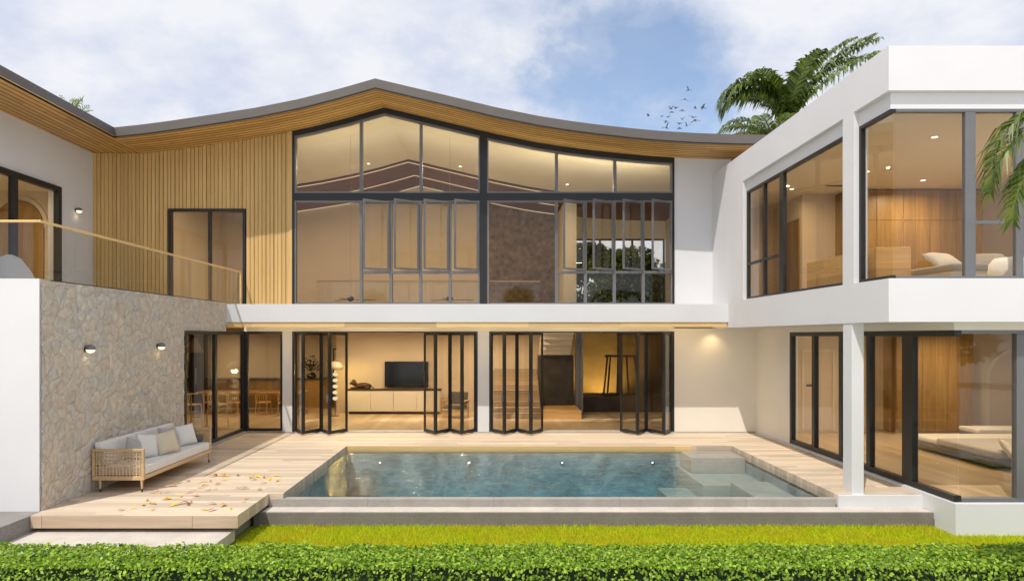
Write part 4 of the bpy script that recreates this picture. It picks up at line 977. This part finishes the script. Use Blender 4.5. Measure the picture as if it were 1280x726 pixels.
def fan(loc, label):
    t = tag(empty('ceiling_fan', loc), label, 'fan', 'ceiling fans of the tall hall')
    b = MB(); b.tube([(0, 0, .05), (0, 0, zroof(loc[0])-.07-loc[2])], .003, 6); b.build('rod', m_framelt, t); b = MB(); b.lathe([(.02, .12), (.09, .08), (.1, 0), (.06, -.05)], (0, 0, 0), 16); b.build('motor', m_frame, t, smooth=True)
    for k in range(3):
        a = k*2.094+.35; b = MB(); c_, s_ = math.cos(a), math.sin(a)
        b.prism([(c_*.1-s_*w_, s_*.1+c_*w_) for w_ in (-.04, .04)] + [(c_*.75-s_*w_, s_*.75+c_*w_) for w_ in (.06, -.06)], -.006, .006, 'Z'); b.build('blade', m_dark_wood, t)
fan((-4.4, 1.1, 3.92), 'dark ceiling fan hanging behind the left big pane'); fan((-1.35, 1.1, 3.92), 'dark ceiling fan hanging behind the left casements')

# upstairs bedroom, right wing
t = tag(empty('wardrobe', (10.6, -2.2, 3.6)), 'full height walnut wardrobe wall of the upstairs bedroom', 'wardrobe')
b = MB(); b.box(-1.65, 1.7, -.3, .36, 0, 2.88); b.build('carcass', m_wardrobe, t)
for i in range(5):
    b = MB(); x = -1.64+i*.668; b.box(x, x+.66, -.325, -.301, .05, 2.1); b.build('door', m_wardrobe, t, bevel=.003); b = MB(); b.box(x, x+.66, -.325, -.301, 2.11, 2.86); b.build('upper_door', m_wardrobe, t, bevel=.003)
t = tag(empty('dresser', (7.0, -6.15, 3.6)), 'low honey oak dresser along the upstairs side window', 'dresser')
b = MB(); b.box(-.3, .3, -1.25, 1.25, .1, .76); b.build('carcass', m_oak, t, bevel=.008)
for i in range(4): b = MB(); b.box(.3, .318, -1.23+i*.62, -1.23+(i+1)*.62-.02, .13, .73); b.build('drawer', m_oak, t, bevel=.004)
legs4(t, (-.25, .25), (-1.15, 1.15), .1, .025, m_oak)
def bed(loc, w_, l_, label, m, z=.5, name='bed'):
    t = tag(empty(name, loc), label, 'bed')
    b = MB(); b.box(0, w_, 0, l_, .06, .2); b.build('base', m_fabric4, t, bevel=.02)
    b = MB(); b.box(.04, w_-.04, .04, l_-.04, .2, z); b.build('mattress', m_fabric, t, bevel=.06, seg=4)
    b = MB(); b.box(.02, w_-.02, .02, l_*.65, z-.12, z+.035); b.build('blanket', m, t, bevel=.05, seg=4)
    return t
bed((8.35, -6.9, 3.6), 3.0, 2.1, 'upstairs bed with grey blanket by the front window', m_fabric3)
for x, y, z, rz, m, lb in ((9.15, -5.6, 4.32, 20, m_fabric, 'white pillow leaning on the upstairs bed, left'), (9.9, -5.8, 4.28, -10, m_fabric3, 'grey pillow lying on the upstairs bed')):
    b = MB(); b.pillow(.75, .5, .2, Matrix.Identity(4)); o = b.build('bed_pillow', m, smooth=True, recalc=True); o.location = (x, y, z); o.rotation_euler = (R(-50), 0, R(rz)); tag(o, lb, 'pillow', 'pillows upstairs')
t = tag(empty('pouf', (8.95, -7.5, 3.6)), 'round white pouf by the upstairs front window', 'pouf'); b = MB(); b.lathe([(.25, 0), (.30, .08), (.31, .3), (.29, .46), (.22, .55), (.05, .57)], (0, 0, 0), 28); b.build('cover', m_fabric, t, smooth=True)
t = tag(empty('air_vent', (8.6, -2.9, 6.498)), 'dark linear air vent in the upstairs ceiling', 'air vent'); b = MB(); b.box(-.5, .5, -.1, .1, -.015, 0); b.build('grille_frame', m_white_lac, t)
b = MB(); [b.box(-.46, .46, -.08+i*.04, -.06+i*.04, -.02, -.0151) for i in range(4)]; b.build('louvre', m_frame, t)
# downstairs bedroom
t = tag(empty('wardrobe', (12.6, -.02, .04)), 'walnut wardrobe of the downstairs bedroom', 'wardrobe')
b = MB(); b.box(-1.1, 1.1, -.3, .3, 0, 2.88); b.build('carcass', m_wardrobe, t)
for i in range(3):
    b = MB(); x = -1.09+i*.728; b.box(x, x+.72, -.325, -.301, .05, 2.2); b.build('door', m_wardrobe, t, bevel=.003); b = MB(); b.box(x, x+.72, -.325, -.301, 2.21, 2.86); b.build('upper_door', m_wardrobe, t, bevel=.003)
t = bed((10.35, -5.4, .04), 3.2, 2.8, 'low platform bed in the downstairs bedroom', m_fabric3, .34)
b = MB(); b.pillow(.6, .55, .16, Matrix.Identity(4)); o = b.build('bed_pillow', m_fabric2, smooth=True, recalc=True); o.location = (10.75, -5.35, .36); o.rotation_euler = (R(-48), R(35), R(20)); tag(o, 'cream pillow slipping off the near corner of the downstairs bed', 'pillow')
t = tag(empty('bench', (13.9, -1.6, .04)), 'padded bench beyond the downstairs bed', 'bench'); b = MB(); b.box(-1.3, 1.6, -.35, .35, .05, .22); b.build('base', m_fabric4, t, bevel=.02); b = MB(); b.box(-1.3, 1.6, -.36, .36, .22, .34); b.build('seat_cushion', m_fabric, t, bevel=.04, seg=3)
b = MB()
for i in range(20):
    a0, a1 = math.pi*i/20, math.pi*(i+1)/20
    b.prism([(15.4+r*math.cos(a), 1.55+r*math.sin(a)) for r, a in ((.78, a0), (.88, a0), (.88, a1), (.78, a1))], .25, .298)
b.box(14.52, 14.62, .25, .298, .04, 1.55); part(b, 'arch_trim', m_white_lac)
t = tag(empty('switch_plate', (9.35, .295, 1.35)), 'small grey switch plate on the beige wall behind the sliding doors', 'light switch'); b = MB(); b.box(-.12, .12, -.012, .0, -.035, .035); b.build('plate', m_framelt, t, bevel=.003)
b = MB(); [b.box(-.1+i*.07, -.045+i*.07, -.016, -.0121, -.025, .025) for i in range(3)]; b.build('rocker', m_frame, t)

# balcony seat cushions
for (x, y, z, w_, h_, rz, m, lb) in ((-9.6, -7.4, 3.8, 1.5, .5, 15, paint('blue_grey_canvas', (.24, .28, .34), .9, .08, 4, bmp=.2), 'large blue-grey bean bag on the balcony behind the white parapet'), (-9.3, -6.3, 3.98, 1.0, .8, 0, m_fabric3, 'taller grey bean bag behind the blue-grey one')):
    b = MB(); b.lathe([(.05*w_, h_), (.18*w_, h_*.92), (.34*w_, h_*.62), (.47*w_, h_*.25), (.42*w_, .0)][::-1], (0, 0, 0), 26)
    o = b.build('bean_bag', m, smooth=True, recalc=True); o.location = (x, y, 3.56); tag(o, lb, 'bean bag', 'bean bags on the balcony')

# ------------------------------------------------------------------ birds
birds = [(97,500),(250,505),(297,560),(300,635),(325,510),(355,458),(350,420),(410,412),(478,435),(478,540),(452,588),(455,640),(530,612),(597,518),(625,550),(625,415),(710,405),(510,312),(548,210)]
m_bird = paint('bird_feathers', (.07, .07, .075), .8, .2, 3)
def bird_mesh(flap):
    b = MB(); b.tube([(0, -.20, .0), (0, -.13, .02), (0, .0, .02), (0, .14, .0), (0, .26, -.01)], [.01, .04, .06, .035, .012], 8)
    for s_ in (-1, 1):
        b.add([(s_*.03, -.08, .03), (s_*.03, .09, .03), (s_*.24, .07, .03+.24*flap), (s_*.24, -.07, .03+.25*flap), (s_*.46, .08, .03+.30*flap)],
              [(0, 1, 2, 3), (3, 2, 4)])
    b.add([(-.05, .34, 0), (.05, .34, 0), (.02, .2, 0), (-.02, .2, 0)], [(0, 1, 2, 3)])
    return b
bp = [bird_mesh(f).build('flying_bird', m_bird) for f in (.9, .25, -.45)]
for i, (zx, zy) in enumerate(birds):
    px, py = 800+zx/9.07, 90+zy/9.07
    o = bp[i % 3]
    if i >= 3: o = o.copy(); COL.objects.link(o)
    D = random.uniform(52, 66); s_ = 800/D
    o.location = ((px-617)/s_, D-18.6, 2.8+(420-py)/s_); o.rotation_euler = (random.uniform(-.3, .3), random.uniform(-.5, .5), random.uniform(0, 6.28)); k = random.uniform(.75, 1.1); o.scale = (k, k, k)
    tag(o, 'small dark bird flying in the flock above the right end of the roof', 'bird', 'birds flying over the roof')
print('objects', len(S.objects))
